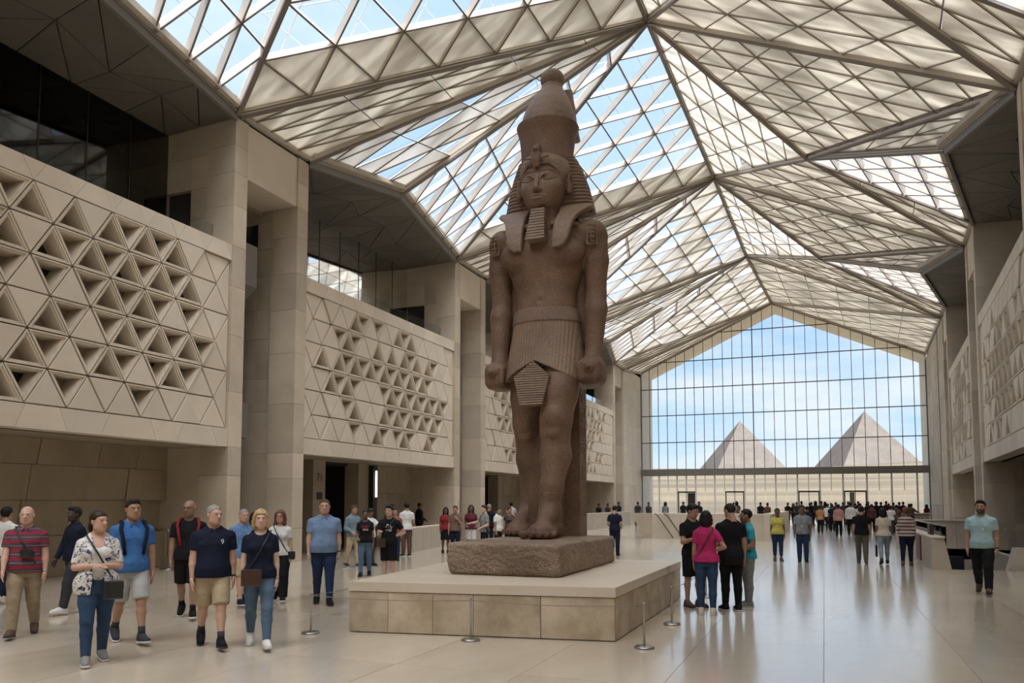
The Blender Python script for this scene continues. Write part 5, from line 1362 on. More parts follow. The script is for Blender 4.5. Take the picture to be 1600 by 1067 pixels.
    # --- hair
    if hair != 'bald':
        q = headshape(.011 if hair not in ('crop',) else .005)
        zl = {'crop': .022, 'short': .018}.get(hair, .012)
        if hair == 'short': q.ell((0, -.045, .095), (.055, .05, .030), .02)
        cap_fn = lambda x, y, z: .75 * (np.interp(y, [-.12, -.07, -.045, -.028, .02, .045, .12], [.074, .066, .050, .020, .014, -.055, -.075]).astype(np.float32) + (zl - .018) * .5 - z) + 0 * x
        q.clip(cap_fn)
        if hair in ('bob', 'long', 'pony', 'bun', 'curly'):
            if hair != 'pony' and hair != 'bun':
                ln = {'bob': -.115, 'long': -.34, 'curly': -.17}[hair]
                for sx in (1, -1): q2 = None
                q = None
                q = SDF((-.15, -.16, min(ln - .07, -.21)), (.15, .18, .16), hv)
                hq = headshape(.013); hq.clip(lambda x, y, z: .75 * (np.interp(y, [-.12, -.07, -.04, -.02, .02, .045, .12], [.066, .058, .030, -.01, -.06, -.09, -.12]).astype(np.float32) - z) + 0 * x)
                # copy cap into the larger field
                o3 = np.round((hq.lo - q.lo) / hv).astype(int); shp = hq.F.shape
                V = q.F[o3[0]:o3[0] + shp[0], o3[1]:o3[1] + shp[1], o3[2]:o3[2] + shp[2]]; V[:] = np.minimum(V, hq.F[:V.shape[0], :V.shape[1], :V.shape[2]])
                for sx in (1, -1): q.chain([(sx * .050, -.055, .075), (sx * .074, -.035, .03), (sx * .082, -.012, -.03), (sx * .080, -.002, ln * .75), (sx * .07, .01, ln)], [.018, .022, .027, .028 if hair != 'curly' else .036, .018], .02)
                q.chain([(0, .07, .02), (0, .075, -.06), (0, .07, ln)], [.06, .065, .045], .04, sc=(1.25, .7, 1))
            else:
                if hair == 'pony': q = q; 
        if hair == 'bun' or hair == 'pony':
            q.ell((0, .105, .0), (.035, .03, .04), .02)
            if hair == 'pony':
                b2 = SDF((-.08, .02, -.26), (.08, .18, .06), hv); b2.chain([(0, .10, .02), (0, .125, -.06), (0, .10, -.20)], [.03, .032, .015], .02)
                ho = join([q.mesh(), b2.mesh()])
        ho = ho if hair == 'pony' else q.mesh()
        if len(ho[0]): put('hair' if hair != 'cap' else 'hair', mesh_data('hair', toB(ho[0]), ho[1], True), M['hair_' + hc], R)
        if hair == 'cap':
            q = headshape(.017); q.clip(lambda x, y, z: .045 - z + .10 * y + 0 * x); q.cone((-.02, -.11, .05), (.02, -.11, .05), .05, .05, .01, sc=(1, 1, .14)); vv = q.mesh()
            put('cap', mesh_data('cap', toB(vv[0]), vv[1], True), C_('black'), R)
    if 'glasses' in extra:
        g = MB()
        for sx in (1, -1): g.tube([(sx * .032 + .021 * math.cos(t), -.098 + .006 * abs(math.cos(t)), .008 + .016 * math.sin(t)) for t in np.linspace(0, 2 * PI, 13)], .0022, 5); g.tube([(sx * .053, -.094, .012), (sx * .078, .0, .014)], .002, 5)
        g.tube([(-.011, -.104, .010), (.011, -.104, .010)], .002, 5)
        put('glasses', mesh_data('glasses', [tuple(toB(p)) for p in g.v], g.f), M['black_plastic'], R)
    for sx, nm in ((1, 'watchL'), (-1, 'watchR')):
        if nm in extra:
            W_, v_ = A[sx][2], A[sx][4]; MB().tube([W_ - v_ * .032, W_ - v_ * .012], .0325, 14).build('watch', M['black_plastic'] if 'silver' not in extra else M['steel'], R, True)
    R['_dz'] = dz
    info = dict(R=R, J=J, A=A, ZT=ZT, front=front, s=s, rz=rz, toB=toB, T=T, top=topo)
    del R['_dz']
    return info
def w2(info, p):   # local person point -> world
    R = info['R']; return Matrix.Translation(R.location) @ Matrix.Rotation(info['rz'], 4, 'Z') @ Matrix.Scale(info['s'], 4) @ Vector(p)
def chest_text(info, body, size, mat, px, pz, e=.026, name='chest_print'):
    me = text_mesh(body, size, M[mat], name, .0); T = info['T']; z0 = info['ZT'](pz)
    for v in me.vertices:
        X, Z = px + v.co.x, z0 + v.co.y; v.co = (X, info['front'](X, Z, e) , Z)
    return put(name, me, None, info['R'])
def chest_patch(info, w, h, px, pz, mat, seed, n=26, e=.026, name='chest_print'):
    r = random.Random(seed); m = MB()
    for _ in range(n):
        a, b = px + r.uniform(-w, w) / 2, info['ZT'](pz) + r.uniform(-h, h) / 2; q, t = r.uniform(.008, .028), r.uniform(.006, .016)
        p = [(a - q, b - t), (a + q, b - t * .6), (a + q * .8, b + t), (a - q * .9, b + t * .8)]
        m.v += [(X, info['front'](X, Z, e), Z) for X, Z in p]; k = len(m.v); m.f.append((k - 4, k - 3, k - 2, k - 1))
    return m.build(name, M[mat], info['R'])
def strap_path(info, sx, e=.030, n=16):
    """diagonal loop from hip on side sx over the opposite shoulder"""
    T = info['T']; Z = [t[0] for t in T]; ZT = info['ZT']; out = []
    for i in range(n + 1):   # front
        t = i / n; z = ZT(.93) + (ZT(1.44) - ZT(.93)) * t; x = sx * (.165 - .275 * t)
        a = np.interp(z, Z, [q[1] for q in T]) + e; b = np.interp(z, Z, [q[2] for q in T]) + e; c = np.interp(z, Z, [q[3] for q in T])
        out.append((x, info['front'](x, z, e + .004) if abs(x) < a else c, z))
    out.append((-sx * .125, -.02, ZT(1.478))); out.append((-sx * .122, .045, ZT(1.47)))
    for i in range(n + 1):
        t = 1 - i / n; z = ZT(.93) + (ZT(1.42) - ZT(.93)) * t; x = sx * (.165 - .275 * t)
        a = np.interp(z, Z, [q[1] for q in T]) + e; b = np.interp(z, Z, [q[2] for q in T]) + e; c = np.interp(z, Z, [q[3] for q in T])
        out.append((x, c + b * math.sqrt(max(.05, 1 - (x / a) ** 2)), z))
    return out
def worn(name, info, label, cat, group=None):
    R = info['R']; o = empty(name, R.location, info['rz']); o.scale = R.scale; tag(o, label, cat, group); return o
def shoulder_bag(info, sx, mat, size, label, pos=None, rz=0, strapmat='black_leather'):
    o = worn('shoulder_bag', info, label, 'bag'); ZT = info['ZT']
    c = pos or (sx * .20, -.12, .82); c = (c[0], c[1], ZT(c[2])); w_, d_, h_ = size
    b = SDF((c[0] - w_, c[1] - w_, c[2] - h_), (c[0] + w_, c[1] + w_, c[2] + h_), .010); b.box(c, (w_ / 2, d_ / 2, h_ / 2), .02, 0, rz=rz)
    put('pouch', mesh_data('pouch', *b.mesh(), True), M[mat], o)
    cz, sz_ = math.cos(rz), math.sin(rz); fp = lambda u, vv, z: (c[0] + u * cz - vv * sz_, c[1] + u * sz_ + vv * cz, c[2] + z)
    m = MB(); m.hexa([fp(-w_ * .5, -d_ * .5 - .004, h_ * .05), fp(w_ * .5, -d_ * .5 - .004, h_ * .05), fp(w_ * .5, -d_ * .5 + .01, h_ * .05), fp(-w_ * .5, -d_ * .5 + .01, h_ * .05),
        fp(-w_ * .5, -d_ * .5 - .004, h_ * .47), fp(w_ * .5, -d_ * .5 - .004, h_ * .47), fp(w_ * .5, -d_ * .5 + .01, h_ * .47), fp(-w_ * .5, -d_ * .5 + .01, h_ * .47)]); m.build('flap', M[mat], o)
    sp = strap_path(info, sx); sp = [fp(-sx * w_ * .2, 0, h_ * .48)] + sp + [fp(sx * w_ * .4, .0, h_ * .48)]
    MB().tube(sp, .0105, 6).build('strap', M[strapmat], o, True); return o
def backpack(info, mat, label, strapmat=None):
    o = worn('backpack', info, label, 'backpack'); ZT = info['ZT']; T = info['T']; yb = .155
    b = SDF((-.22, .06, ZT(.92)), (.22, .40, ZT(1.52)), .014); b.box((0, yb + .075, ZT(1.20)), (.145, .09, .235), .05, 0); b.box((0, yb + .16, ZT(1.10)), (.11, .03, .11), .025, .01)
    put('sack', mesh_data('sack', *b.mesh(), True), M[mat], o)
    for sx in (1, -1):
        p = [(sx * .085, info['front'](sx * .10, ZT(z), .032), ZT(z)) for z in (1.10, 1.18, 1.26, 1.33, 1.39)]
        p = [(sx * .14, .03, ZT(1.06))] + [(sx * (.105 + .012 * i), q[1], q[2]) for i, q in enumerate(p)] + [(sx * .13, -.045, ZT(1.475)), (sx * .125, .04, ZT(1.482)), (sx * .10, yb - .01, ZT(1.41))]
        MB().tube(p, .022, 7).build('shoulder_strap', M[strapmat or mat], o, True)
    return o
# ------------------------------------------------------------------ who stands where
CL['grey_light'] = (.36, .36, .34); CL['denim_pale'] = (.22, .27, .30); plain('sole_cream', (.75, .72, .60), .8)
C_('navy')
# ---- visitors walking towards the camera, near the first recess
W1 = 'visitors walking along the first stone screen'
C_('red'); plain('brown_leather', (.055, .022, .013), .45)
person(-13.00, 9.37, 1.61, 150, 'man in a white T-shirt and navy trousers half cut off by the photo edge', 'tee', 'white', 'trousers', 'navy', 'tan', 'short', 'black', 'walkL', ('fwd', 'back'), ('low', 'white', 'white'), lvl=0, group=W1)
I = person(-9.55, 7.16, 1.64, -8, 'bald man in a red and grey striped polo and khaki trousers', 'polo', 'cloth_red_stripe', 'trousers', 'khaki', 'fair', 'bald', 'grey', 'walkR', ('down', 'fwd'), ('low', 'brown', 'dark'), 'm', 1.16, 0, -4, extra=('watchL', 'silver'), group=W1)
shoulder_bag(I, 1, 'black_leather', (.15, .05, .12), 'small dark crossbody pouch worn by the man in the striped polo', pos=(.04, -.20, 1.12))
person(-10.82, 8.91, 1.62, -62, 'bearded man in a navy track jacket and grey trousers behind the floral blouse', 'jacket', 'navy', 'trousers', 'charcoal', 'dark', 'short', 'black', 'walkL', ('back', 'fwd'), ('low', 'white', 'white'), lvl=0, beard=.7, group=W1)
I = person(-7.25, 6.26, 1.60, 6, 'woman in a white floral blouse and jeans with clasped hands', 'blouse', 'cloth_floral', 'jeans', 'denim', 'fair', 'pony', 'dark', 'stepR', ('clasp', 'clasp'), ('low', 'grey', 'white'), 'f', 1.14, 0, 32, hem=.79, inner='white', group=W1)
shoulder_bag(I, 1, 'black_leather', (.21, .07, .21), 'black crossbody bag of the woman in the floral blouse', pos=(.15, -.22, .84))
I = person(-7.87, 7.28, 1.73, 12, 'tall man in a blue polo and pale grey shorts', 'polo', 'blue', 'shorts', 'grey_light', 'tan', 'short', 'dark', 'walkL', ('down', 'down'), ('low', 'charcoal', 'white'), 'm', 1.08, 0, 6, group=W1, sock='charcoal')
backpack(I, 'cloth_navy', 'navy backpack worn by the man in the blue polo')
I = person(-8.77, 9.14, 1.72, -5, 'smiling bald man in a black T-shirt and black shorts with red straps', 'tee', 'black', 'shorts', 'black', 'olive', 'bald', 'black', 'walkL', ('down', 'down'), ('low', 'black', 'white'), 'm', 1.04, 0, -22, beard=.25, extra=('glasses',), group=W1, sock='black')
backpack(I, 'cloth_red', 'red backpack of the smiling bald man in black')
I = person(-6.74, 7.42, 1.66, 4, 'grey-haired man in a navy polo with a white 9 and sand shorts', 'polo', 'navy', 'shorts', 'sand', 'fair', 'crop', 'grey', 'walkL', ('down', 'down'), ('low', 'black', 'dark'), 'm', 1.17, 0, 30, extra=('watchL',), group=W1, sock='charcoal')
chest_text(I, '9', .085, 'sole_white', .095, 1.30)
I = person(-6.22, 7.62, 1.61, 0, 'blonde woman in a navy T-shirt and light jeans with a brown bag', 'tee', 'navy', 'slim', 'denim_light', 'pale', 'bob', 'blonde', 'walkL', ('down', 'down'), ('low', 'white', 'white'), 'f', 1.06, 0, 2, extra=('watchL', 'silver'), group=W1)
shoulder_bag(I, -1, 'brown_leather', (.25, .07, .21), 'brown leather crossbody bag of the blonde woman', pos=(-.10, -.20, .90))
person(-9.01, 10.60, 1.58, 20, 'elderly grey-haired man in a blue shirt behind the blonde woman', 'shirt', 'skyblue', 'shorts', 'sand', 'fair', 'crop', 'grey', 'walkR', ('down', 'down'), ('low', 'navy', 'white'), 'm', 1.08, 0, 5, group=W1)
person(-9.79, 11.84, 1.52, 150, 'dark-haired woman mostly hidden behind the blonde woman', 'tee', 'white', 'trousers', 'black', 'tan', 'long', 'black', 'walkR', ('down', 'down'), ('low', 'black', 'dark'), 'f', 1, 1, group=W1)
I = person(-8.76, 11.24, 1.56, -8, 'smiling woman with glasses in a white T-shirt and black trousers', 'tee', 'white', 'wide', 'black', 'fair', 'curly', 'auburn', 'walkL', ('down', 'down'), ('low', 'black', 'white'), 'f', 1.05, 0, -10, extra=('glasses',), group=W1)
shoulder_bag(I, 1, 'black_leather', (.20, .07, .16), 'black shoulder bag at the hip of the smiling woman in white', pos=(.20, -.06, .88))
person(-7.85, 11.23, 1.74, 2, 'heavy-set man in a light blue polo and dark jeans', 'polo', 'lightblue', 'jeans', 'denim_dark', 'fair', 'crop', 'brown', 'stepL', ('down', 'down'), ('low', 'black', 'dark'), 'm', 1.30, 0, -4, extra=('watchL',), group=W1)
# ---- visitors behind the plinth
W2 = 'visitors standing behind the plinth'
person(-11.61, 17.91, 1.61, 35, 'man in a grey-blue jacket and beige trousers', 'jacket', 'grey_jacket', 'trousers', 'beige', 'tan', 'short', 'brown', 'stepL', ('down', 'bent'), ('low', 'charcoal', 'white'), 'm', 1.02, 1, 20, group=W2)
I = person(-9.94, 15.84, 1.52, -5, 'woman in a black printed T-shirt and light jeans', 'tee', 'black', 'jeans', 'denim_light', 'brown', 'pony', 'black', 'stepR', ('down', 'bent'), ('low', 'black', 'dark'), 'f', 1.05, 0, 5, group=W2)
chest_patch(I, .20, .09, .0, 1.28, 'cloth_red', 3); chest_patch(I, .14, .04, .02, 1.23, 'sole_white', 4, 10)
person(-11.43, 18.43, 1.53, 40, 'man in a white shirt bending behind the woman in the black T-shirt', 'tee', 'white', 'trousers', 'charcoal', 'brown', 'short', 'black', 'stand', ('reach', 'down'), ('low', 'black', 'dark'), 'm', 1.08, 1, 30, headpitch=20, group=W2)
I = person(-8.54, 14.54, 1.62, -10, 'young man with tousled hair in a black T-shirt and black shorts', 'tee', 'black', 'shorts', 'black', 'fair', 'short', 'black', 'stand', ('hip', 'phone'), ('low', 'black', 'dark'), 'm', 1.02, 0, -15, group=W2)
chest_patch(I, .13, .16, .02, 1.25, 'sole_white', 5, 18)
shoulder_bag(I, -1, 'brown_leather', (.20, .06, .20), 'brown bag at the hip of the young man in black', pos=(-.14, -.17, .92))
person(-12.35, 22.1, 1.68, 200, 'man in a white T-shirt and red-brown trousers by the parapet', 'tee', 'white', 'trousers', 'brown', 'tan', 'short', 'black', 'stand', ('down', 'bent'), ('low', 'charcoal', 'white'), 'm', 1.05, 1, 0, group=W2)
person(-11.73, 20.32, 1.52, -5, 'woman in a brown top between the young man and the white T-shirt', 'tee', 'rust', 'jeans', 'denim_dark', 'tan', 'bun', 'dark', 'stand', ('down', 'bent'), ('low', 'black', 'dark'), 'f', 1.05, 1, 0, group=W2)
person(-13.98, 23.94, 1.63, 160, 'dark-haired visitor whose head shows above the woman in brown', 'tee', 'charcoal', 'trousers', 'black', 'tan', 'short', 'black', 'stand', ('down', 'down'), ('low', 'black', 'dark'), 'm', 1, 1, 0, group=W2)
person(-15.48, 28.77, 1.67, 120, 'man in a black suit behind the black armchairs', 'jacket', 'black', 'trousers', 'black', 'brown', 'crop', 'black', 'stand', ('bent', 'bent'), ('low', 'black', 'dark'), 'm', 1.05, 1, 0, group=W2)
person(-11.92, 24.01, 1.53, 5, 'woman in a red top and black skirt with long dark hair', 'tee', 'red', 'skirt', 'black', 'brown', 'long', 'black', 'stand', ('bent', 'down'), ('low', 'black', 'dark'), 'f', 1, 1, 0, group=W2)
person(-11.06, 22.98, 1.58, -15, 'man in a brown checked shirt holding a camera up to his face', 'shirt', 'cloth_check', 'trousers', 'navy', 'tan', 'short', 'brown', 'stand', ('strap', 'down'), ('low', 'navy', 'white'), 'm', 1.02, 1, 0, group=W2)
person(-10.85, 23.73, 1.61, 5, 'woman with long hair in a maroon top and white shorts', 'tee', 'maroon', 'shorts', 'white', 'brown', 'long', 'dark', 'stand', ('bent', 'bent'), ('low', 'black', 'dark'), 'f', 1, 1, 0, group=W2)
I = person(-9.72, 22.26, 1.60, -70, 'man in a grey shirt reaching out an arm, dark strap across his back', 'shirt', 'grey', 'trousers', 'navy', 'fair', 'short', 'dark', 'stand', ('bent', 'reach'), ('low', 'black', 'dark'), 'm', 1.15, 1, 0, group=W2)
shoulder_bag(I, 1, 'black_leather', (.20, .07, .20), 'black shoulder bag of the man in the grey shirt', pos=(.22, .02, .90))
person(-11.42, 26.56, 1.63, 170, 'visitor in black with a pale cap behind the grey shirt', 'tee', 'black', 'trousers', 'black', 'tan', 'crop', 'grey', 'stand', ('bent', 'bent'), ('low', 'black', 'dark'), 'm', 1, 1, 0, group=W2)
person(-10.02, 24.06, 1.53, 60, 'man in a white T-shirt looking to the statue feet', 'tee', 'white', 'trousers', 'black', 'olive', 'crop', 'black', 'stand', ('down', 'down'), ('low', 'black', 'dark'), 'm', 1.05, 1, 10, group=W2)
person(-9.92, 24.81, 1.53, 20, 'woman in a dark patterned dress beside the statue heel', 'dress', 'cloth_darkprint', 'skirt', 'black', 'olive', 'bun', 'dark', 'stand', ('down', 'down'), ('low', 'black', 'dark'), 'f', 1.05, 1, 0, group=W2)
person(-14.67, 36.96, 1.70, 170, 'far man in a white shirt above the woman in the patterned dress', 'tee', 'white', 'trousers', 'charcoal', 'tan', 'short', 'black', 'stand', ('down', 'down'), ('low', 'black', 'dark'), 'm', 1, 1, 0, group=W2)
person(-6.29, 24.87, 1.58, 170, 'man in a navy T-shirt and dark trousers standing alone beyond the statue', 'tee', 'navy', 'trousers', 'navy', 'tan', 'short', 'black', 'stand', ('bent', 'bent'), ('low', 'black', 'dark'), 'm', 1.02, 1, 0, headpitch=15)
# ---- group of four
W3 = 'four visitors talking beside the plinth'
person(-2.03, 13.19, 1.66, 35, 'man in a black T-shirt and shorts looking at a phone beside the plinth', 'tee', 'black', 'shorts', 'black', 'tan', 'short', 'black', 'stand', ('down', 'phone'), ('low', 'brown', 'dark'), 'm', 1.0, 0, 20, headpitch=15, group=W3)
I = person(-1.70, 12.37, 1.56, 176, 'woman in a pink T-shirt and jeans seen from behind', 'tee', 'pink', 'slim', 'denim', 'tan', 'bob', 'black', 'stand', ('down', 'hip'), ('low', 'cream', 'white'), 'f', 1.06, 0, 0, group=W3)
shoulder_bag(I, 1, 'brown_leather', (.16, .06, .14), 'small brown crossbody bag of the woman in pink', pos=(.18, -.12, .95), strapmat='brown_leather')
person(-1.40, 12.95, 1.67, 200, 'man in a long black T-shirt and dark jeans seen from behind', 'tee', 'black', 'jeans', 'black', 'tan', 'crop', 'dark', 'stand', ('bent', 'down'), ('low', 'black', 'white'), 'm', 1.12, 0, 20, headpitch=14, hem=.74, group=W3)
I = person(-1.20, 13.52, 1.58, -75, 'man in a teal shirt and grey trousers with a dark bag', 'tee', 'teal', 'trousers', 'grey', 'olive', 'crop', 'black', 'stand', ('bent', 'bent'), ('low', 'grey', 'white'), 'm', 1.05, 0, -10, beard=.5, group=W3)
shoulder_bag(I, 1, 'black_leather', (.24, .10, .30), 'black bag hanging at the side of the man in the teal shirt', pos=(.02, -.20, 1.0))
# ---- walkers on the window side
W4 = 'visitors walking on the window side of the statue'
person(-1.30, 24.45, 1.52, 5, 'woman in a yellow T-shirt and cropped jeans', 'tee', 'yellow', 'crop', 'denim_dark', 'brown', 'bun', 'black', 'stand', ('down', 'down'), ('low', 'brown', 'dark'), 'f', 1.08, 1, 0, group=W4)
person(-0.61, 24.19, 1.59, 0, 'man in a grey leaf-print shirt and navy trousers', 'shirt', 'cloth_leafprint', 'trousers', 'denim_dark', 'brown', 'crop', 'black', 'stand', ('down', 'down'), ('low', 'black', 'dark'), 'm', 1.08, 1, 0, group=W4)
person(0.95, 24.29, 1.59, 180, 'man in a black T-shirt and olive trousers walking away', 'tee', 'black', 'trousers', 'olive', 'tan', 'short', 'black', 'stepL', ('down', 'down'), ('low', 'brown', 'dark'), 'm', 1.1, 1, 0, group=W4)
I = person(1.49, 24.02, 1.54, 184, 'woman in a cream T-shirt and pale jeans with long black hair walking away', 'tee', 'cream', 'slim', 'denim_pale', 'brown', 'long', 'black', 'walkR', ('down', 'down'), ('low', 'charcoal', 'dark'), 'f', 1.06, 1, 0, group=W4)
hb = worn('handbag', I, 'black handbag carried by the woman in the cream T-shirt', 'bag'); hp_ = I['A'][1][2] + I['A'][1][4] * .10
MB().box(hp_[0] - .03, hp_[0] + .03, hp_[1] - .13, hp_[1] + .13, hp_[2] - .52, hp_[2] - .16).build('pouch', M['black_leather'], hb)
MB().tube([(hp_[0], hp_[1] - .08, hp_[2] - .17), (hp_[0], hp_[1] - .05, hp_[2] - .02), (hp_[0], hp_[1] + .05, hp_[2] - .02), (hp_[0], hp_[1] + .08, hp_[2] - .17)], .008, 6).build('handle', M['black_leather'], hb)
person(2.03, 23.76, 1.56, 176, 'woman in a brown and cream striped top and navy trousers walking away', 'longsleeve', 'cloth_brown_stripe', 'jeans', 'navy', 'brown', 'short', 'auburn', 'stepR', ('bent', 'down'), ('low', 'brown', 'dark'), 'f', 1.22, 1, 0, group=W4)
I = person(2.72, 17.01, 1.75, -4, 'bearded man in a mint T-shirt and black trousers walking past the stairwell', 'tee', 'mint', 'trousers', 'black', 'tan', 'short', 'black', 'strideL', ('down', 'down'), ('low', 'brown', 'dark'), 'm', 1.12, 0, -4, beard=.85, extra=('watchL',))
chest_text(I, '9', .09, 'sole_cream', .03, 1.22)
# ---- crowd walking to the window
W5 = 'crowd walking towards the window'
person(-0.24, 46.15, 1.52, 180, 'man in an orange shirt and black trousers in the crowd', 'shirt', 'orange', 'trousers', 'black', 'brown', 'short', 'black', 'stepL', ('down', 'down'), lvl=2, group=W5)
person(0.17, 52.75, 1.62, 185, 'man in a white shirt beside the orange shirt in the crowd', 'longsleeve', 'white', 'trousers', 'black', 'brown', 'short', 'black', 'stepR', ('down', 'down'), lvl=2, group=W5)
person(0.40, 49.41, 1.59, 175, 'man in navy between the white and the pink shirts', 'tee', 'navy', 'trousers', 'black', 'brown', 'short', 'black', 'stepL', ('down', 'down'), lvl=2, group=W5)
person(0.63, 42.23, 1.60, 180, 'man in a pale pink shirt and black trousers in the crowd', 'longsleeve', 'rose', 'trousers', 'black', 'brown', 'short', 'black', 'stepR', ('down', 'bent'), lvl=2, group=W5)
person(1.23, 44.08, 1.70, 180, 'tall man in a white shirt and black trousers in the crowd', 'longsleeve', 'white', 'trousers', 'black', 'brown', 'short', 'black', 'stepL', ('down', 'down'), lvl=2, group=W5)
person(1.87, 48.95, 1.63, 182, 'visitor in white just beyond the man in the black T-shirt', 'tee', 'white', 'trousers', 'navy', 'brown', 'cap', 'black', 'stepL', ('down', 'down'), lvl=2, group=W5)
person(-0.74, 37.50, 1.52, 178, 'man in dark blue hidden behind the leaf-print shirt', 'tee', 'navy', 'trousers', 'black', 'brown', 'short', 'black', 'stepL', ('down', 'down'), lvl=2, group=W5)
person(2.48, 49.19, 1.59, 180, 'visitor in maroon between the black T-shirt and the long black hair', 'tee', 'maroon', 'trousers', 'black', 'brown', 'short', 'black', 'stepR', ('down', 'down'), lvl=2, group=W5)
person(3.21, 45.71, 1.53, 176, 'visitor in white behind the woman with long black hair', 'tee', 'white', 'trousers', 'charcoal', 'brown', 'short', 'black', 'stepL', ('down', 'down'), lvl=2, group=W5)
person(3.64, 47.69, 1.56, 184, 'visitor in brown just before the striped top', 'tee', 'brown', 'trousers', 'black', 'brown', 'short', 'black', 'stepL', ('down', 'down'), lvl=2, group=W5)
person(5.24, 57.32, 1.61, 150, 'stocky visitor in dark brown leaning near the information desk', 'jacket', 'brown', 'trousers', 'black', 'brown', 'bun', 'black', 'stand', ('bent', 'reach'), lvl=2, w=1.2, group=W5)
person(6.66, 62.24, 1.56, 200, 'visitor in dark red at the information desk by the wall', 'tee', 'maroon', 'trousers', 'black', 'brown', 'long', 'black', 'stand', ('bent', 'bent'), lvl=2, sex='f', group=W5)
W6 = 'dark silhouetted crowd at the foot of the window'
person(-2.64, 64.58, 1.67, 170, 'far visitor in black, first from the left in the dark crowd by the window', 'tee', 'black', 'trousers', 'black', 'brown', 'short', 'black', 'stepL', ('down', 'down'), lvl=2, group=W6)
person(-2.22, 63.82, 1.63, 20, 'far visitor in black, second from the left in the dark crowd by the window', 'tee', 'black', 'trousers', 'navy', 'brown', 'long', 'black', 'stepR', ('down', 'bent'), lvl=2, group=W6)
person(-1.94, 62.75, 1.70, 20, 'far visitor in charcoal, third from the left in the dark crowd by the window', 'tee', 'charcoal', 'trousers', 'charcoal', 'brown', 'short', 'black', 'stepL', ('down', 'bent'), lvl=2, group=W6)
person(-1.57, 61.62, 1.78, 150, 'far visitor in charcoal, fourth from the left in the dark crowd by the window', 'tee', 'charcoal', 'trousers', 'charcoal', 'brown', 'crop', 'black', 'stepR', ('down', 'down'), lvl=2, group=W6)
person(-1.06, 64.57, 1.64, 180, 'far visitor in brown, fifth from the left in the dark crowd by the window', 'tee', 'brown', 'trousers', 'black', 'brown', 'short', 'black', 'stepR', ('down', 'down'), lvl=2, group=W6)
person(-0.92, 62.73, 1.71, 150, 'far visitor in black, sixth from the left in the dark crowd by the window', 'tee', 'black', 'trousers', 'navy', 'brown', 'short', 'black', 'stepR', ('down', 'bent'), lvl=2, group=W6)
person(-0.63, 63.79, 1.79, 150, 'far visitor in charcoal, seventh from the left in the dark crowd by the window', 'tee', 'charcoal', 'trousers', 'black', 'brown', 'long', 'black', 'stepR', ('down', 'bent'), lvl=2, group=W6)
person(-0.23, 63.10, 1.78, 150, 'far visitor in brown, eighth from the left in the dark crowd by the window', 'tee', 'brown', 'trousers', 'charcoal', 'brown', 'short', 'black', 'stepR', ('down', 'bent'), lvl=2, group=W6)
person(0.04, 64.71, 1.75, 190, 'far visitor in black, ninth from the left in the dark crowd by the window', 'tee', 'black', 'trousers', 'navy', 'brown', 'long', 'black', 'stepL', ('down', 'down'), lvl=2, group=W6)
person(0.45, 62.72, 1.65, 180, 'far visitor in charcoal, tenth from the left in the dark crowd by the window', 'tee', 'charcoal', 'trousers', 'navy', 'brown', 'short', 'black', 'stepL', ('down', 'bent'), lvl=2, group=W6)
person(0.76, 62.01, 1.70, 180, 'far visitor in maroon, eleventh from the left in the dark crowd by the window', 'tee', 'maroon', 'trousers', 'charcoal', 'brown', 'short', 'black', 'stepL', ('down', 'down'), lvl=2, group=W6)
person(1.30, 64.88, 1.71, 170, 'far visitor in brown, twelfth from the left in the dark crowd by the window', 'tee', 'brown', 'trousers', 'black', 'brown', 'crop', 'black', 'stepR', ('down', 'down'), lvl=2, group=W6)
person(1.61, 62.64, 1.76, 190, 'far visitor in navy, thirteenth from the left in the dark crowd by the window', 'tee', 'navy', 'trousers', 'black', 'brown', 'short', 'black', 'stepL', ('down', 'down'), lvl=2, group=W6)
person(2.10, 63.32, 1.63, 190, 'far visitor in black, thirteenth from the right in the dark crowd by the window', 'tee', 'black', 'trousers', 'charcoal', 'brown', 'short', 'black', 'stand', ('down', 'down'), lvl=2, group=W6)
person(2.33, 64.07, 1.78, 170, 'far visitor in black, twelfth from the right in the dark crowd by the window', 'tee', 'black', 'trousers', 'navy', 'brown', 'crop', 'black', 'stand', ('down', 'down'), lvl=2, group=W6)
person(2.82, 62.52, 1.61, 150, 'far visitor in black, eleventh from the right in the dark crowd by the window', 'tee', 'black', 'trousers', 'navy', 'brown', 'crop', 'black', 'stand', ('down', 'down'), lvl=2, group=W6)
person(3.03, 64.72, 1.75, 20, 'far visitor in charcoal, tenth from the right in the dark crowd by the window', 'tee', 'charcoal', 'trousers', 'navy', 'brown', 'short', 'black', 'stepL', ('down', 'down'), lvl=2, group=W6)
person(3.47, 63.15, 1.75, 150, 'far visitor in maroon, ninth from the right in the dark crowd by the window', 'tee', 'maroon', 'trousers', 'navy', 'brown', 'short', 'black', 'stepL', ('down', 'down'), lvl=2, group=W6)
person(3.46, 61.94, 1.73, 180, 'far visitor in black, eighth from the right in the dark crowd by the window', 'tee', 'black', 'trousers', 'black', 'brown', 'short', 'black', 'stand', ('down', 'down'), lvl=2, group=W6)
person(3.86, 64.02, 1.72, 180, 'far visitor in black, seventh from the right in the dark crowd by the window', 'tee', 'black', 'trousers', 'navy', 'brown', 'short', 'black', 'stand', ('down', 'bent'), lvl=2, group=W6)
person(4.17, 63.37, 1.79, 190, 'far visitor in maroon, sixth from the right in the dark crowd by the window', 'tee', 'maroon', 'trousers', 'navy', 'brown', 'crop', 'black', 'stepR', ('down', 'down'), lvl=2, group=W6)
person(4.43, 64.76, 1.63, 170, 'far visitor in maroon, fifth from the right in the dark crowd by the window', 'tee', 'maroon', 'trousers', 'black', 'brown', 'crop', 'black', 'stepR', ('down', 'down'), lvl=2, group=W6)
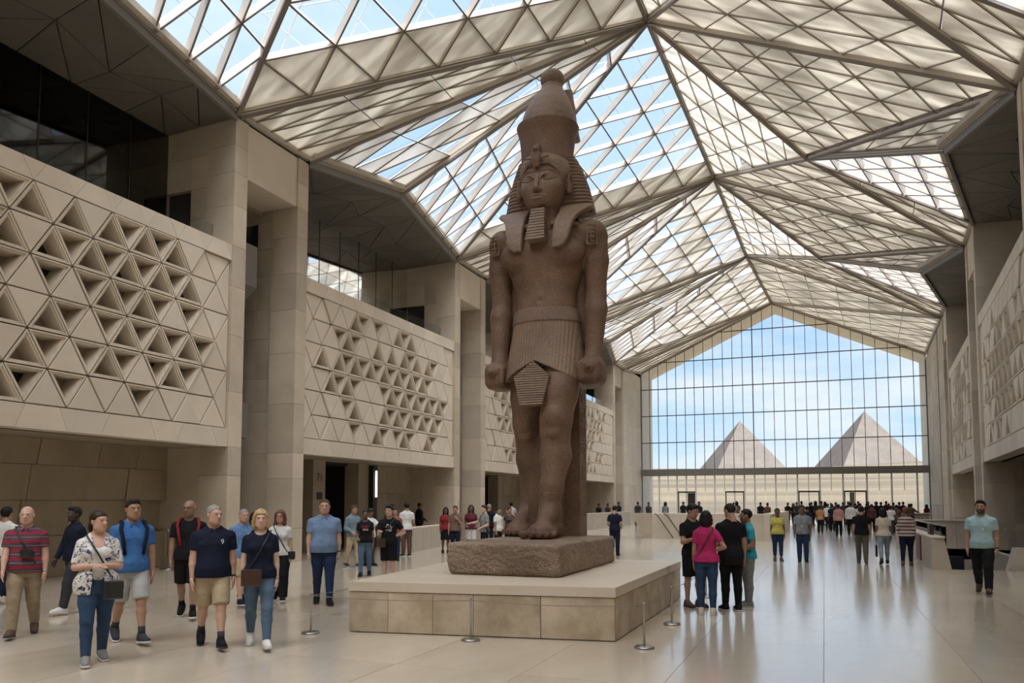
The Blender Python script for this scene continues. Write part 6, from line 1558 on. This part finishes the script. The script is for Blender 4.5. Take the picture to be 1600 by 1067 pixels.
person(4.58, 62.42, 1.69, 180, 'far visitor in brown, fourth from the right in the dark crowd by the window', 'tee', 'brown', 'trousers', 'navy', 'brown', 'crop', 'black', 'stepR', ('down', 'bent'), lvl=2, group=W6)
person(5.15, 64.99, 1.71, 150, 'far visitor in maroon, third from the right in the dark crowd by the window', 'tee', 'maroon', 'trousers', 'charcoal', 'brown', 'short', 'black', 'stepL', ('down', 'bent'), lvl=2, group=W6)
person(5.31, 63.75, 1.74, 170, 'far visitor in navy, second from the right in the dark crowd by the window', 'tee', 'navy', 'trousers', 'navy', 'brown', 'short', 'black', 'stand', ('down', 'down'), lvl=2, group=W6)
person(5.61, 62.68, 1.60, 170, 'far visitor in brown, first from the right in the dark crowd by the window', 'tee', 'brown', 'trousers', 'black', 'brown', 'long', 'black', 'stepL', ('down', 'bent'), lvl=2, group=W6)
W7 = 'visitors at the window behind the ramp parapet'
person(-12.51, 56.25, 1.74, 160, 'far visitor with a dark backpack nearest the wall end of the window', 'tee', 'charcoal', 'trousers', 'charcoal', 'brown', 'crop', 'black', 'stepR', ('down', 'bent'), lvl=2, group=W7)
person(-11.79, 56.54, 1.70, 30, 'far visitor in dark grey second from the wall end of the window', 'tee', 'charcoal', 'trousers', 'charcoal', 'brown', 'short', 'black', 'stepL', ('down', 'down'), lvl=2, group=W7)
person(-10.67, 56.98, 1.73, 160, 'far visitor in a pale grey top next to the open glass door', 'tee', 'greyblue', 'trousers', 'charcoal', 'brown', 'long', 'black', 'stepL', ('down', 'down'), lvl=2, group=W7)
person(-9.33, 61.00, 1.79, 190, 'far visitor in dark clothes just above the hair of the man looking at a phone', 'tee', 'black', 'trousers', 'charcoal', 'brown', 'short', 'black', 'stepR', ('down', 'bent'), lvl=2, group=W7)
person(-7.59, 52.24, 1.74, 30, 'tall far visitor in navy above the woman in pink', 'tee', 'navy', 'trousers', 'charcoal', 'brown', 'short', 'black', 'stepL', ('down', 'down'), lvl=2, group=W7)
person(-6.09, 58.80, 1.68, 190, 'far visitor in greyish blue above the teal shirt, bending', 'tee', 'greyblue', 'trousers', 'charcoal', 'brown', 'short', 'black', 'stepL', ('down', 'down'), lvl=2, group=W7)
person(-6.04, 60.51, 1.77, 190, 'far visitor in brown right above the teal shirt', 'tee', 'brown', 'trousers', 'charcoal', 'brown', 'long', 'black', 'stand', ('down', 'bent'), lvl=2, group=W7)
person(-4.29, 59.51, 1.70, 190, 'far visitor in black left of a pair above the yellow T-shirt', 'tee', 'black', 'trousers', 'charcoal', 'brown', 'crop', 'black', 'stepR', ('down', 'down'), lvl=2, group=W7)
person(-3.74, 58.39, 1.66, 160, 'far visitor in dark brown right of a pair above the yellow T-shirt', 'tee', 'brown', 'trousers', 'charcoal', 'brown', 'short', 'black', 'stepL', ('down', 'down'), lvl=2, group=W7)
person(-9.73, 59.05, 1.75, 160, 'far visitor at the dark door leaf', 'tee', 'black', 'trousers', 'charcoal', 'brown', 'crop', 'black', 'stand', ('down', 'bent'), lvl=2, group=W7)
W8 = 'visitors by the far parapet of the wall with screens'
person(-14.25, 52.0, 1.62, 40, 'dark far visitor behind the low parapet beside the statue, nearest the statue', 'tee', 'black', 'trousers', 'black', 'brown', 'short', 'black', 'stand', ('down', 'down'), lvl=2, group=W8)
person(-14.25, 54.4, 1.62, 40, 'dark far visitor in the middle of three behind the low parapet', 'tee', 'charcoal', 'trousers', 'black', 'brown', 'short', 'black', 'stand', ('down', 'down'), lvl=2, group=W8)
person(-14.25, 57.6, 1.72, 40, 'far visitor behind the low parapet, tallest of three', 'tee', 'navy', 'trousers', 'black', 'brown', 'short', 'black', 'stand', ('down', 'down'), lvl=2, group=W8)
